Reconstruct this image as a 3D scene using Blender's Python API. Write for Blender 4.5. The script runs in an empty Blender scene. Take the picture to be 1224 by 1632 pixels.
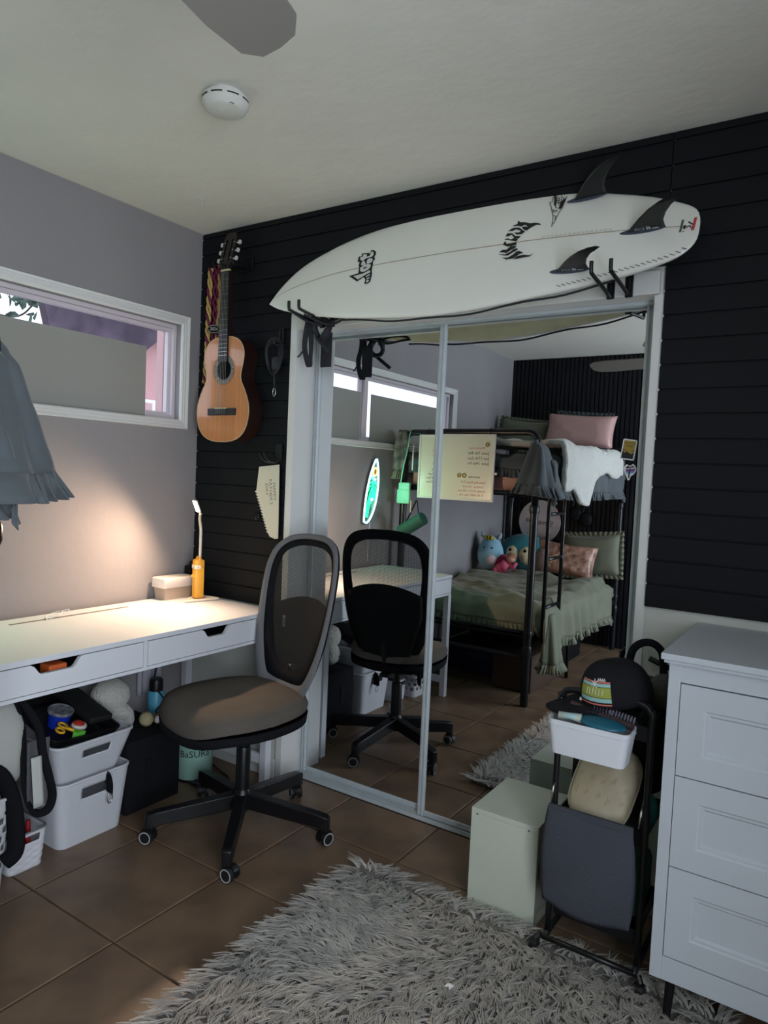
import bpy, bmesh, math, random
from mathutils import Vector, Matrix, Euler, noise
random.seed(7)
PI = math.pi
SC = bpy.context.scene
COL = SC.collection

# ------------------------------------------------------------------ camera
cam_d = bpy.data.cameras.new('camera'); cam_o = bpy.data.objects.new('camera', cam_d); COL.objects.link(cam_o)
CX, CY, CZ = 2.589, -2.2988, 1.3589
YAW, PITCH, ROLL, FPX = 0.5832, -0.0522, 0.0446, 1117.34
fw = Vector((-math.sin(YAW)*math.cos(PITCH), math.cos(YAW)*math.cos(PITCH), math.sin(PITCH)))
rt = Vector((math.cos(YAW), math.sin(YAW), 0)); up = rt.cross(fw)
r2 = rt*math.cos(ROLL) + up*math.sin(ROLL); u2 = -rt*math.sin(ROLL) + up*math.cos(ROLL)
m = Matrix((r2, u2, -fw)).transposed().to_4x4(); m.translation = (CX, CY, CZ)
cam_o.matrix_world = m
cam_d.sensor_fit = 'HORIZONTAL'; cam_d.sensor_width = 36.0; cam_d.lens = 36.0*FPX/1224.0
cam_d.clip_start = 0.02; cam_d.clip_end = 200
SC.camera = cam_o

# ------------------------------------------------------------------ world, exposure, daylight portals
SC.view_settings.view_transform = 'Standard'; SC.view_settings.look = 'None'
SC.view_settings.gamma = 1.0; SC.view_settings.use_curve_mapping = False
SC.view_settings.exposure = 0.06
world = bpy.data.worlds.new('sky'); SC.world = world; world.use_nodes = True
wn = world.node_tree.nodes; wl = world.node_tree.links
bg = wn['Background']
wtc = wn.new('ShaderNodeTexCoord'); wns = wn.new('ShaderNodeTexNoise'); wns.inputs['Scale'].default_value = 2.0
wr = wn.new('ShaderNodeValToRGB'); wr.color_ramp.elements[0].color = (0.62, 0.70, 0.95, 1); wr.color_ramp.elements[1].color = (0.95, 0.97, 1.0, 1)
wl.new(wtc.outputs['Generated'], wns.inputs['Vector']); wl.new(wns.outputs['Fac'], wr.inputs['Fac']); wl.new(wr.outputs['Color'], bg.inputs['Color'])
bg.inputs['Strength'].default_value = 2.4

def portal(loc, rot, sx, sy):
    l = bpy.data.lights.new('window_portal', 'AREA'); l.shape = 'RECTANGLE'; l.size = sx; l.size_y = sy
    l.cycles.is_portal = True
    o = bpy.data.objects.new('window_portal', l); o.location = loc; o.rotation_euler = rot; COL.objects.link(o)
# area lamp added outside the unseen right window, standing in for daylight
ld = bpy.data.lights.new('added_fill_light', 'AREA'); ld.shape = 'RECTANGLE'; ld.size = 1.9; ld.size_y = 1.5; ld.energy = 85; ld.color = (0.88, 0.93, 1.0)
lo = bpy.data.objects.new('added_fill_light', ld); lo.location = (3.50, -2.55, 1.25); lo.rotation_euler = (0, PI/2, 0); COL.objects.link(lo)

# ------------------------------------------------------------------ materials
def lin(c):
    return tuple(((x/255.0)/12.92 if x/255.0 <= 0.04045 else ((x/255.0+0.055)/1.055)**2.4) for x in c) + (1.0,)
MATS = {}
def mat(name, rgb, rough=0.6, metal=0.0, bump=0.0, bscale=60.0, var=0.0, vscale=6.0, rgb2=None, spec=0.5, sheen=0.0, coat=0.0, trans=0.0, emit=0.0, alpha=1.0, stretch=None, detail=4.0):
    if name in MATS: return MATS[name]
    mt = bpy.data.materials.new(name); mt.use_nodes = True; MATS[name] = mt
    nt = mt.node_tree; N = nt.nodes; L = nt.links; b = N['Principled BSDF']
    c = lin(rgb); b.inputs['Base Color'].default_value = c
    b.inputs['Roughness'].default_value = rough; b.inputs['Metallic'].default_value = metal
    b.inputs['Specular IOR Level'].default_value = spec
    b.inputs['Sheen Weight'].default_value = sheen; b.inputs['Coat Weight'].default_value = coat
    b.inputs['Transmission Weight'].default_value = trans; b.inputs['Alpha'].default_value = alpha
    if emit: b.inputs['Emission Color'].default_value = c; b.inputs['Emission Strength'].default_value = emit
    tc = N.new('ShaderNodeTexCoord'); src = tc.outputs['Object']
    if stretch:
        mp = N.new('ShaderNodeMapping'); mp.inputs['Scale'].default_value = stretch; L.new(src, mp.inputs['Vector']); src = mp.outputs['Vector']
    if var > 0 or rgb2:
        nz = N.new('ShaderNodeTexNoise'); nz.inputs['Scale'].default_value = vscale; nz.inputs['Detail'].default_value = detail
        L.new(src, nz.inputs['Vector'])
        mx = N.new('ShaderNodeMix'); mx.data_type = 'RGBA'
        c2 = lin(rgb2) if rgb2 else tuple(x*(1-var) for x in c[:3]) + (1,)
        c1 = c if rgb2 else tuple(min(1, x*(1+var)) for x in c[:3]) + (1,)
        mr = N.new('ShaderNodeMapRange'); mr.inputs['From Min'].default_value = 0.35; mr.inputs['From Max'].default_value = 0.65
        L.new(nz.outputs['Fac'], mr.inputs['Value']); L.new(mr.outputs['Result'], mx.inputs['Factor'])
        mx.inputs['A'].default_value = c1; mx.inputs['B'].default_value = c2
        L.new(mx.outputs['Result'], b.inputs['Base Color'])
    if bump > 0:
        nb = N.new('ShaderNodeTexNoise'); nb.inputs['Scale'].default_value = bscale; nb.inputs['Detail'].default_value = 3
        L.new(src, nb.inputs['Vector'])
        bp = N.new('ShaderNodeBump'); bp.inputs['Strength'].default_value = bump; bp.inputs['Distance'].default_value = 0.01
        L.new(nb.outputs['Fac'], bp.inputs['Height']); L.new(bp.outputs['Normal'], b.inputs['Normal'])
    return mt

M_ceil = mat('ceiling_plaster', (226, 224, 214), 0.85, bump=0.3, bscale=14, var=0.02, vscale=3, spec=0.2)
M_wall = mat('grey_plaster', (146, 143, 145), 0.8, bump=0.35, bscale=9, var=0.03, vscale=2, spec=0.3)
M_wallw = mat('white_wall', (205, 205, 198), 0.7, bump=0.1, bscale=14, var=0.03)
M_board = mat('black_shiplap', (13, 15, 20), 0.65, bump=0.05, bscale=40, var=0.08, vscale=3, spec=0.25)
M_slat = mat('black_slat', (22, 23, 28), 0.6, var=0.1, vscale=5, spec=0.3)
M_grout = mat('grout', (92, 70, 55), 0.9, bump=0.2, bscale=60)
M_tile = mat('terracotta_tile', (130, 106, 84), 0.42, bump=0.06, bscale=12, rgb2=(102, 82, 66), vscale=5, detail=8)
M_trim = mat('white_trim', (222, 222, 220), 0.45, bump=0.02, bscale=20)
M_alu = mat('white_metal_frame', (190, 198, 202), 0.5, metal=0.1, var=0.04, vscale=20)
M_dark = mat('dark_void', (9, 9, 11), 0.9, spec=0.1)
M_mirror = mat('mirror_silver', (222, 226, 228), 0.0, metal=1.0)
M_white = mat('white_lacquer', (226, 228, 230), 0.42, bump=0.015, bscale=30)
M_blk = mat('black_metal', (20, 20, 23), 0.38, metal=0.2, spec=0.5)
M_blkm = mat('black_matte', (16, 16, 18), 0.75, bump=0.1, bscale=80, spec=0.2)
M_blkf = mat('black_fabric', (22, 22, 26), 0.9, bump=0.3, bscale=120, spec=0.15)
M_steel = mat('steel', (190, 190, 192), 0.25, metal=1.0)
M_wp = mat('white_plastic', (222, 224, 230), 0.4, spec=0.5)

def glass_mat():
    mt = bpy.data.materials.new('window_glass'); mt.use_nodes = True; nt = mt.node_tree; N = nt.nodes; L = nt.links
    for n in list(N): N.remove(n)
    out = N.new('ShaderNodeOutputMaterial'); mx = N.new('ShaderNodeMixShader'); tr = N.new('ShaderNodeBsdfTransparent'); gl = N.new('ShaderNodeBsdfGlossy'); fr = N.new('ShaderNodeFresnel')
    gl.inputs['Roughness'].default_value = 0.02; fr.inputs['IOR'].default_value = 1.45
    tr.inputs['Color'].default_value = (0.93, 0.95, 0.96, 1)
    ge = N.new('ShaderNodeNewGeometry'); mu = N.new('ShaderNodeMath'); mu.operation = 'SUBTRACT'; mu.use_clamp = True; L.new(fr.outputs[0], mu.inputs[0]); L.new(ge.outputs['Backfacing'], mu.inputs[1]); L.new(mu.outputs[0], mx.inputs[0]); L.new(tr.outputs[0], mx.inputs[1]); L.new(gl.outputs[0], mx.inputs[2]); L.new(mx.outputs[0], out.inputs[0])
    return mt
M_glass = glass_mat()
def translucent_mat(name, rgb, fac):
    mt = bpy.data.materials.new(name); mt.use_nodes = True; nt = mt.node_tree; N = nt.nodes; L = nt.links
    b = N['Principled BSDF']; b.inputs['Base Color'].default_value = lin(rgb); b.inputs['Roughness'].default_value = 0.5
    out = N['Material Output']; mx = N.new('ShaderNodeMixShader'); tl = N.new('ShaderNodeBsdfTranslucent'); tl.inputs['Color'].default_value = lin(rgb)
    mx.inputs[0].default_value = fac; L.new(b.outputs[0], mx.inputs[1]); L.new(tl.outputs[0], mx.inputs[2]); L.new(mx.outputs[0], out.inputs[0])
    return mt
M_frost = translucent_mat('frosted_sheet', (172, 172, 166), 0.22)
def mesh_fabric(name, rgb, cell, cover):
    mt = bpy.data.materials.new(name); mt.use_nodes = True; nt = mt.node_tree; N = nt.nodes; L = nt.links
    b = N['Principled BSDF']; b.inputs['Base Color'].default_value = lin(rgb); b.inputs['Roughness'].default_value = 0.7
    out = N['Material Output']; mx = N.new('ShaderNodeMixShader'); tr = N.new('ShaderNodeBsdfTransparent')
    tc = N.new('ShaderNodeTexCoord'); sp = N.new('ShaderNodeSeparateXYZ'); L.new(tc.outputs['Object'], sp.inputs[0])
    vals = []
    for ax in ('X', 'Z'):
        mu = N.new('ShaderNodeMath'); mu.operation = 'MULTIPLY'; mu.inputs[1].default_value = 1.0/cell; L.new(sp.outputs[ax], mu.inputs[0])
        fr = N.new('ShaderNodeMath'); fr.operation = 'FRACT'; L.new(mu.outputs[0], fr.inputs[0])
        gt = N.new('ShaderNodeMath'); gt.operation = 'GREATER_THAN'; gt.inputs[1].default_value = cover; L.new(fr.outputs[0], gt.inputs[0]); vals.append(gt)
    ml = N.new('ShaderNodeMath'); ml.operation = 'MULTIPLY'; L.new(vals[0].outputs[0], ml.inputs[0]); L.new(vals[1].outputs[0], ml.inputs[1])
    L.new(ml.outputs[0], mx.inputs[0]); L.new(b.outputs[0], mx.inputs[1]); L.new(tr.outputs[0], mx.inputs[2]); L.new(mx.outputs[0], out.inputs[0])
    return mt

# ------------------------------------------------------------------ helpers
def wm(o):
    b = Matrix.LocRotScale(o.location, o.rotation_euler, o.scale)
    return (wm(o.parent) @ o.matrix_parent_inverse @ b) if o.parent else b

def frame(o, u, v):
    """matrix whose local x=u, y=v, z=u x v at origin o"""
    u = Vector(u).normalized(); v = Vector(v); v = (v - u*v.dot(u)).normalized(); n = u.cross(v)
    mm = Matrix((u, v, n)).transposed().to_4x4(); mm.translation = Vector(o); return mm

class G:
    def __init__(s): s.bm = bmesh.new(); s.T = Matrix.Identity(4)
    def _v(s, p): return s.bm.verts.new(s.T @ Vector(p))
    def _f(s, vs):
        try: return s.bm.faces.new(vs)
        except ValueError: return None
    def box(s, a, b, bev=0.0):
        """box between corners a and b"""
        (x0, y0, z0), (x1, y1, z1) = tuple(min(p) for p in zip(a, b)), tuple(max(p) for p in zip(a, b))
        if bev <= 0:
            v = [s._v(p) for p in ((x0,y0,z0),(x1,y0,z0),(x1,y1,z0),(x0,y1,z0),(x0,y0,z1),(x1,y0,z1),(x1,y1,z1),(x0,y1,z1))]
            for f in ((0,3,2,1),(4,5,6,7),(0,1,5,4),(1,2,6,5),(2,3,7,6),(3,0,4,7)): s._f([v[i] for i in f])
        else:
            t = bmesh.new(); bmesh.ops.create_cube(t, size=1.0)
            for vv in t.verts: vv.co = Vector((x0 + (vv.co.x+.5)*(x1-x0), y0 + (vv.co.y+.5)*(y1-y0), z0 + (vv.co.z+.5)*(z1-z0)))
            bmesh.ops.bevel(t, geom=list(t.edges), offset=min(bev, .45*min(x1-x0, y1-y0, z1-z0)), segments=2, affect='EDGES', profile=0.5)
            s.add(t); t.free()
        return s
    def add(s, t):
        mp = {v: s._v(v.co) for v in t.verts}
        for f in t.faces: s._f([mp[v] for v in f.verts])
    def mesh(s, verts, faces):
        vs = [s._v(p) for p in verts]
        for f in faces: s._f([vs[i] for i in f])
        return s
    def tube(s, pts, r, seg=8, closed=False, caps=True, flat=1.0):
        P = [Vector(p) for p in pts]; n = len(P); rs = r if isinstance(r, (list, tuple)) else [r]*n
        rings = []; nrm = None
        for i in range(n):
            if closed: t = (P[(i+1) % n] - P[i-1])
            else: t = P[min(i+1, n-1)] - P[max(i-1, 0)]
            if t.length < 1e-9: t = Vector((0, 0, 1))
            t.normalize()
            if nrm is None:
                a = Vector((0, 0, 1)) if abs(t.z) < 0.9 else Vector((1, 0, 0)); nrm = (a - t*a.dot(t)).normalized()
            else:
                nn = nrm - t*nrm.dot(t); nrm = nn.normalized() if nn.length > 1e-6 else nrm
            b = t.cross(nrm)
            rings.append([s._v(P[i] + (nrm*math.cos(2*PI*k/seg) + b*math.sin(2*PI*k/seg)*flat)*rs[i]) for k in range(seg)])
        for i in range(n if closed else n-1):
            a, b = rings[i], rings[(i+1) % n]
            for k in range(seg): s._f([a[k], a[(k+1) % seg], b[(k+1) % seg], b[k]])
        if caps and not closed: s._f(rings[0][::-1]); s._f(rings[-1])
        return s
    def lathe(s, prof, c=(0, 0, 0), seg=24, axis='Z', caps=True):
        c = Vector(c); rings = []
        for r, h in prof:
            ring = []
            for k in range(seg):
                a = 2*PI*k/seg; x, y = r*math.cos(a), r*math.sin(a)
                p = {'Z': (x, y, h), 'X': (h, x, y), 'Y': (y, h, x)}[axis]
                ring.append(s._v(c + Vector(p)))
            rings.append(ring)
        for a, b in zip(rings, rings[1:]):
            for k in range(seg): s._f([a[k], a[(k+1) % seg], b[(k+1) % seg], b[k]])
        if caps: s._f(rings[0][::-1]); s._f(rings[-1])
        return s
    def prism(s, poly, F, th):
        """poly in the xy plane of frame F, extruded th along its z"""
        n = len(poly)
        a = [s._v(F @ Vector((p[0], p[1], 0))) for p in poly]; b = [s._v(F @ Vector((p[0], p[1], th))) for p in poly]
        s._f(a[::-1]); s._f(b)
        for i in range(n): s._f([a[i], a[(i+1) % n], b[(i+1) % n], b[i]])
        return s
    def grid(s, fn, nu, nv, wu=False, skip=None):
        V = [[s._v(fn(i/nu, j/nv)) for j in range(nv+1)] for i in range(nu if wu else nu+1)]
        for i in range(nu):
            for j in range(nv):
                if skip and skip(i, j): continue
                a, b = V[i], V[(i+1) % len(V)]
                s._f([a[j], b[j], b[j+1], a[j+1]])
        return s
    def ball(s, c, r, seg=20, rings=12, fn=None):
        c = Vector(c); r = Vector(r if isinstance(r, (tuple, list)) else (r, r, r))
        top = None; R = []
        for j in range(1, rings):
            th = PI*j/rings; ring = []
            for k in range(seg):
                a = 2*PI*k/seg; d = Vector((math.sin(th)*math.cos(a), math.sin(th)*math.sin(a), math.cos(th)))
                if fn: d = fn(d)
                ring.append(s._v(c + Vector((d.x*r.x, d.y*r.y, d.z*r.z))))
            R.append(ring)
        d0 = Vector((0, 0, 1)); d1 = Vector((0, 0, -1))
        if fn: d0 = fn(d0); d1 = fn(d1)
        t = s._v(c + Vector((d0.x*r.x, d0.y*r.y, d0.z*r.z))); b = s._v(c + Vector((d1.x*r.x, d1.y*r.y, d1.z*r.z)))
        for k in range(seg): s._f([t, R[0][k], R[0][(k+1) % seg]]); s._f([b, R[-1][(k+1) % seg], R[-1][k]])
        for p, q in zip(R, R[1:]):
            for k in range(seg): s._f([p[k], q[k], q[(k+1) % seg], p[(k+1) % seg]])
        return s
    def build(s, name, m, parent=None, smooth=False, local=False, solid=0.0, sub=0, bevel=0.0, label=None, auto=None):
        bm = s.bm
        bmesh.ops.remove_doubles(bm, verts=bm.verts, dist=1e-6)
        bmesh.ops.recalc_face_normals(bm, faces=bm.faces)
        me = bpy.data.meshes.new(name)
        org = Vector((0, 0, 0))
        if parent is None and bm.verts:
            lo = Vector([min(v.co[i] for v in bm.verts) for i in range(3)]); hi = Vector([max(v.co[i] for v in bm.verts) for i in range(3)])
            org = Vector(((lo.x+hi.x)/2, (lo.y+hi.y)/2, lo.z))
            bmesh.ops.translate(bm, verts=bm.verts, vec=-org)
        bm.to_mesh(me); bm.free()
        me.materials.append(m)
        if smooth:
            me.polygons.foreach_set('use_smooth', [True]*len(me.polygons))
            if smooth != 'all': me.set_sharp_from_angle(angle=math.radians(auto or 40))
        o = bpy.data.objects.new(name, me); COL.objects.link(o); o.location = org
        if parent:
            o.parent = parent
            if not local: o.matrix_parent_inverse = wm(parent).inverted()
        if solid: md = o.modifiers.new('solid', 'SOLIDIFY'); md.thickness = solid; md.offset = 0
        if bevel: md = o.modifiers.new('bevel', 'BEVEL'); md.width = bevel; md.segments = 2; md.limit_method = 'ANGLE'
        if sub: md = o.modifiers.new('sub', 'SUBSURF'); md.levels = sub; md.render_levels = sub
        if label: o['label'] = label
        return o

def tag(o, label, cat, group=None, kind=None):
    o['label'] = label; o['category'] = cat
    if group: o['group'] = group
    if kind: o['kind'] = kind
    return o
def thing(name, label, cat, loc, rz=0.0, group=None):
    o = bpy.data.objects.new(name, None); COL.objects.link(o); o.location = loc; o.rotation_euler = (0, 0, rz)
    o.empty_display_size = 0.05
    return tag(o, label, cat, group)
def struct(o): o['kind'] = 'structure'; return o
def sroot(name, loc):
    o = bpy.data.objects.new(name, None); COL.objects.link(o); o.location = loc; o.empty_display_size = .05; o['kind'] = 'structure'; return o

FONT = None
def text_poly(txt, size):
    cu = bpy.data.curves.new('t', 'FONT'); cu.body = txt; cu.size = size; cu.align_x = 'CENTER'; cu.align_y = 'CENTER'; cu.resolution_u = 2
    ob = bpy.data.objects.new('t', cu); COL.objects.link(ob)
    me = bpy.data.meshes.new_from_object(ob.evaluated_get(bpy.context.evaluated_depsgraph_get()))
    vs = [tuple(v.co) for v in me.vertices]; fs = [tuple(p.vertices) for p in me.polygons]
    bpy.data.objects.remove(ob); bpy.data.curves.remove(cu); bpy.data.meshes.remove(me)
    return vs, fs
def put_text(g, txt, size, F, lift=0.0006, sx=1.0):
    vs, fs = text_poly(txt, size)
    g.mesh([F @ Vector((v[0]*sx, v[1], lift)) for v in vs], fs); return g
def flat(g, poly, F, lift=0.0006):
    g.mesh([F @ Vector((p[0], p[1], lift)) for p in poly], [tuple(range(len(poly)))]); return g
def stroke(g, pts, w, F, lift=0.0008):
    """thin flat ribbon through 2-D points"""
    for (a, b) in zip(pts, pts[1:]):
        d = Vector((b[0]-a[0], b[1]-a[1])); L = d.length
        if L < 1e-7: continue
        n = Vector((-d.y, d.x))/L*w/2
        g.mesh([F @ Vector((a[0]+n.x, a[1]+n.y, lift)), F @ Vector((a[0]-n.x, a[1]-n.y, lift)), F @ Vector((b[0]-n.x, b[1]-n.y, lift)), F @ Vector((b[0]+n.x, b[1]+n.y, lift))], [(0, 1, 2, 3)])
    return g
def spline(pts, n=8):
    """Catmull-Rom through points"""
    P = [Vector(p) for p in pts]; out = []
    for i in range(len(P)-1):
        p0, p1, p2, p3 = P[max(i-1, 0)], P[i], P[i+1], P[min(i+2, len(P)-1)]
        for k in range(n):
            t = k/n; out.append(0.5*((2*p1) + (p2-p0)*t + (2*p0-5*p1+4*p2-p3)*t*t + (3*p1-p0-3*p2+p3)*t**3))
    out.append(P[-1]); return out

H = 2.443; XR = 3.3; YF = -3.473     # ceiling height, right wall, far wall
#@@STRUCT

# ================================================================== STRUCTURE
# floor: slab + tiles
fl = struct(G().box((-0.1, YF-0.1, -0.1), (XR+0.1, 0.6, -0.006)).build('floor', M_grout))
xs = [0.0] + [0.105+0.414*k for k in range(8) if 0.105+0.414*k < XR-0.02] + [XR]
ys = [YF] + sorted([-0.236-0.424*k for k in range(8) if -0.236-0.424*k > YF+0.02]) + [0.07]
_tc = {}
for i in range(len(xs)-1):
    for j in range(len(ys)-1):
        x0, x1, y0, y1 = xs[i]+.003, xs[i+1]-.003, ys[j]+.003, ys[j+1]-.003
        key = (round(x1-x0, 4), round(y1-y0, 4)); hx, hy = (x1-x0)/2, (y1-y0)/2
        if key not in _tc:
            g = G(); b_ = .003
            g.mesh([(-hx,-hy,-.006),(hx,-hy,-.006),(hx,hy,-.006),(-hx,hy,-.006),(-hx,-hy,-.002),(hx,-hy,-.002),(hx,hy,-.002),(-hx,hy,-.002),(-hx+b_,-hy+b_,0),(hx-b_,-hy+b_,0),(hx-b_,hy-b_,0),(-hx+b_,hy-b_,0)],
                   [(0,1,5,4),(1,2,6,5),(2,3,7,6),(3,0,4,7),(4,5,9,8),(5,6,10,9),(6,7,11,10),(7,4,8,11),(8,9,10,11),(3,2,1,0)])
            o = g.build('tile', M_tile, fl); _tc[key] = o.data
        else:
            o = bpy.data.objects.new('tile', _tc[key]); COL.objects.link(o); o.parent = fl; o.matrix_parent_inverse = wm(fl).inverted()
        o.location = ((x0+x1)/2, (y0+y1)/2, random.uniform(-.0004, .0004))
struct(G().box((-0.1, YF-0.1, H), (XR+0.1, 0.1, H+0.1)).build('ceiling', M_ceil))
WY0, WY1, WZ0, WZ1 = -2.347, -0.124, 1.572, 2.003   # left window opening
struct(G().box((-.1, YF, 0), (0, 0, WZ0)).box((-.1, YF, WZ1), (0, 0, H)).box((-.1, WY1, WZ0), (0, 0, WZ1)).box((-.1, YF, WZ0), (0, WY0, WZ1)).build('wall_left', M_wall))
RY0, RY1, RZ0, RZ1 = -3.3, -1.8, 0.3, 2.2            # unseen window added behind the photographer to let in light
struct(G().box((XR, YF, 0), (XR+.1, 0, RZ0)).box((XR, YF, RZ1), (XR+.1, 0, H)).box((XR, RY1, RZ0), (XR+.1, 0, RZ1)).box((XR, YF, RZ0), (XR+.1, RY0, RZ1)).build('wall_right', M_wall))
wb = struct(G().box((0, 0, 0), (.565, .1, H)).box((2.056, 0, 0), (XR, .1, H)).box((.565, 0, 2.03), (2.056, .1, H)).build('wall_back', M_wallw))
for k in range(-3, 20):
    z0 = .985+.0755*k; z1 = min(z0+.0755, H)
    segs = []
    if z0 < 2.02: segs.append((0.001, .562))
    if z0 > 2.02: segs.append((0.001, 2.0745))
    if k >= 0: segs.append((2.0775, XR-.001))
    for (a, b) in segs:
        g = G(); hh = z1-z0-.00005
        F = frame((a, 0, z0), (0, -1, 0), (0, 0, 1))    # u=-y, v=z -> n = u x v = -x
        prof = [(0, 0), (.0122, 0), (.0125, .001), (.0125, hh-.006), (.0045, hh-.0055), (.0045, hh), (0, hh)]
        g.prism(prof, F, -(b-a)); g.build('board', M_board, wb)
fwall = struct(G().box((0, YF-.1, 0), (XR, YF, H)).build('wall_far', mat('far_wall_black', (15, 16, 20), .8)))
g = G().box((-.0135, 0, 0), (.0135, .017, H-.002)); sl = g.build('slat', M_slat, fwall); slm = sl.data
for k in range(int(XR/.0375)):
    o = sl if k == 0 else bpy.data.objects.new('slat', slm)
    if k: COL.objects.link(o); o.parent = fwall; o.matrix_parent_inverse = wm(fwall).inverted()
    o.location = (.02+.0375*k, YF, 0.001)
# baseboards
def baseb(name, a, b):
    struct(G().box(a, b, .004).build(name, M_trim))
baseb('baseboard_left', (.0005, YF+.02, .001), (.013, -.001, .09))
baseb('baseboard_back', (.014, -.013, .001), (.56, -.0005, .09))
baseb('baseboard_right', (XR-.013, YF+.02, .001), (XR-.0005, -.015, .09))
# window casings
def casing(name, plane_x, sgn, y0, y1, z0, z1, w=.041):
    """fluted picture frame casing around an opening in a wall at x=plane_x"""
    g = G(); prof = [(0, 0), (0, .006), (.006, .012), (.010, .012), (.012, .009), (.016, .009), (.018, .013), (.023, .013), (.025, .010), (.029, .010), (.031, .015), (w-.002, .017), (w, .014), (w, 0)]
    rings = []
    for (cy, cz, dy, dz) in ((y0, z0, -1, -1), (y1, z0, 1, -1), (y1, z1, 1, 1), (y0, z1, -1, 1)):
        rings.append([g._v((plane_x+sgn*(h+.0003), cy+dy*t, cz+dz*t)) for t, h in prof])
    for i in range(4):
        a, b = rings[i], rings[(i+1) % 4]
        for k in range(len(prof)): g._f([a[k], a[(k+1) % len(prof)], b[(k+1) % len(prof)], b[k]])
    return struct(g.build(name, M_trim))
casing('trim_1', 0, 1, WY0, WY1, WZ0, WZ1)
M_vinyl = mat('window_vinyl', (214, 206, 212), .4)
def window(name, xa, xb, y0, y1, z0, z1, mull, glassx):
    g = G(); f = .017
    g.box((xa, y0, z0), (xb, y1, z0+f)).box((xa, y0, z1-f), (xb, y1, z1)).box((xa, y0, z0+f), (xb, y0+f, z1-f)).box((xa, y1-f, z0+f), (xb, y1, z1-f))
    w = struct(g.build(name, M_vinyl, bevel=.002))
    edges = [y0+f] + [e for mm_ in mull for e in (mm_-.02, mm_+.02)] + [y1-f]
    for mm_ in mull: G().box((xa, mm_-.02, z0+f), (xb, mm_+.02, z1-f), .003).build('mullion', M_vinyl, w)
    for i in range(0, len(edges), 2):
        a, b = edges[i], edges[i+1]; s = .015; c = (xa+xb)/2
        G().box((c-.012, a, z0+f), (c+.012, b, z0+f+s)).box((c-.012, a, z1-f-s), (c+.012, b, z1-f)).box((c-.012, a, z0+f+s), (c+.012, a+s, z1-f-s)).box((c-.012, b-s, z0+f+s), (c+.012, b, z1-f-s)).build('sash', M_vinyl, w, bevel=.0015)
        G().box((c-.002, a+s, z0+f+s), (c+.002, b-s, z1-f-s)).build('pane', M_glass, w)
    return w
window('window_1', -.092, -.03, WY0, WY1, WZ0, WZ1, [-1.165], -.07)
window('window_2', XR+.02, XR+.08, RY0, RY1, RZ0, RZ1, [-2.55], 0)
casing('trim_2', XR, -1, RY0, RY1, RZ0, RZ1)
# closet opening: jambs, header, tracks, interior
struct(G().box((.5655, -.014, 0), (.60, .16, 2.028), .002).build('door_frame_1', M_trim))
struct(G().box((2.047, -.004, 0), (2.0765, .16, 1.955)).build('door_frame_2', M_trim))
g = G()
for k in range(13): z = .98+.0755*k; g.box((2.0735, -.010, z-.006), (2.0785, -.003, z+.006))
notch = struct(g.build('trim_3', M_trim))
hd = struct(G().box((.601, -.016, 1.957), (2.062, .16, 2.0295), .003).build('trim_4', M_trim))
g = G()
for i, y in enumerate((.064, .083, .103, .122)): g.box((.601, y, 1.945), (2.046, y+.003, 1.9565))
g.build('track', M_alu, hd)
tr = G().box((.601, .074, 0.0005), (2.046, .155, .007))
for y in (.075, .094, .116, .134, .150): tr.box((.601, y, .007), (2.046, y+.004, .016))
struct(tr.build('trim_5', M_alu))
struct(G().box((.601, .55, 0), (2.05, .56, 2.2)).box((.55, .165, 0), (.56, .55, 2.2)).box((2.09, .165, 0), (2.1, .55, 2.2)).box((.55, .165, 2.2), (2.1, .55, 2.21)).box((.5, .1, 2.03), (.6, .165, 2.2)).build('wall_closet', M_dark))
def mdoor(name, x0, x1, yf, ws):
    r = sroot(name, ((x0+x1)/2, yf+.01, .017))
    G().box((x0+ws-.002, yf, .036), (x1-ws+.002, yf+.004, 1.955)).build('mirror', M_mirror, r)
    for a, b in ((x0, x0+ws), (x1-ws, x1)):
        g = G(); F = frame((a, yf+.014, .017), (1, 0, 0), (0, -1, 0)); w = b-a
        g.prism([(0, 0), (0, .020), (w*.18, .024), (w*.34, .024), (w*.42, .018), (w*.58, .018), (w*.66, .024), (w*.85, .024), (w, .020), (w, 0)], F, -1.93); g.build('stile', M_alu, r)
    G().box((x0+ws, yf-.004, .017), (x1-ws, yf+.012, .038), .002).build('bottom_rail', M_alu, r)
    G().box((x0+ws, yf-.004, 1.945), (x1-ws, yf+.012, 1.9555), .001).build('top_rail', M_alu, r)
    return r
mdoor('door_1', .606, 1.30, .1191, .027)
mdoor('door_2', 1.238, 2.034, .0894, .029)

# outside of the left window
M_stucco = mat('pink_stucco', (196, 150, 150), .9, bump=.3, bscale=25)
struct(G().box((-9, -8, -.2), (-.11, 6, -.1)).build('ground', mat('concrete_yard', (150, 145, 138), .9, bump=.2, bscale=5)))

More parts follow.
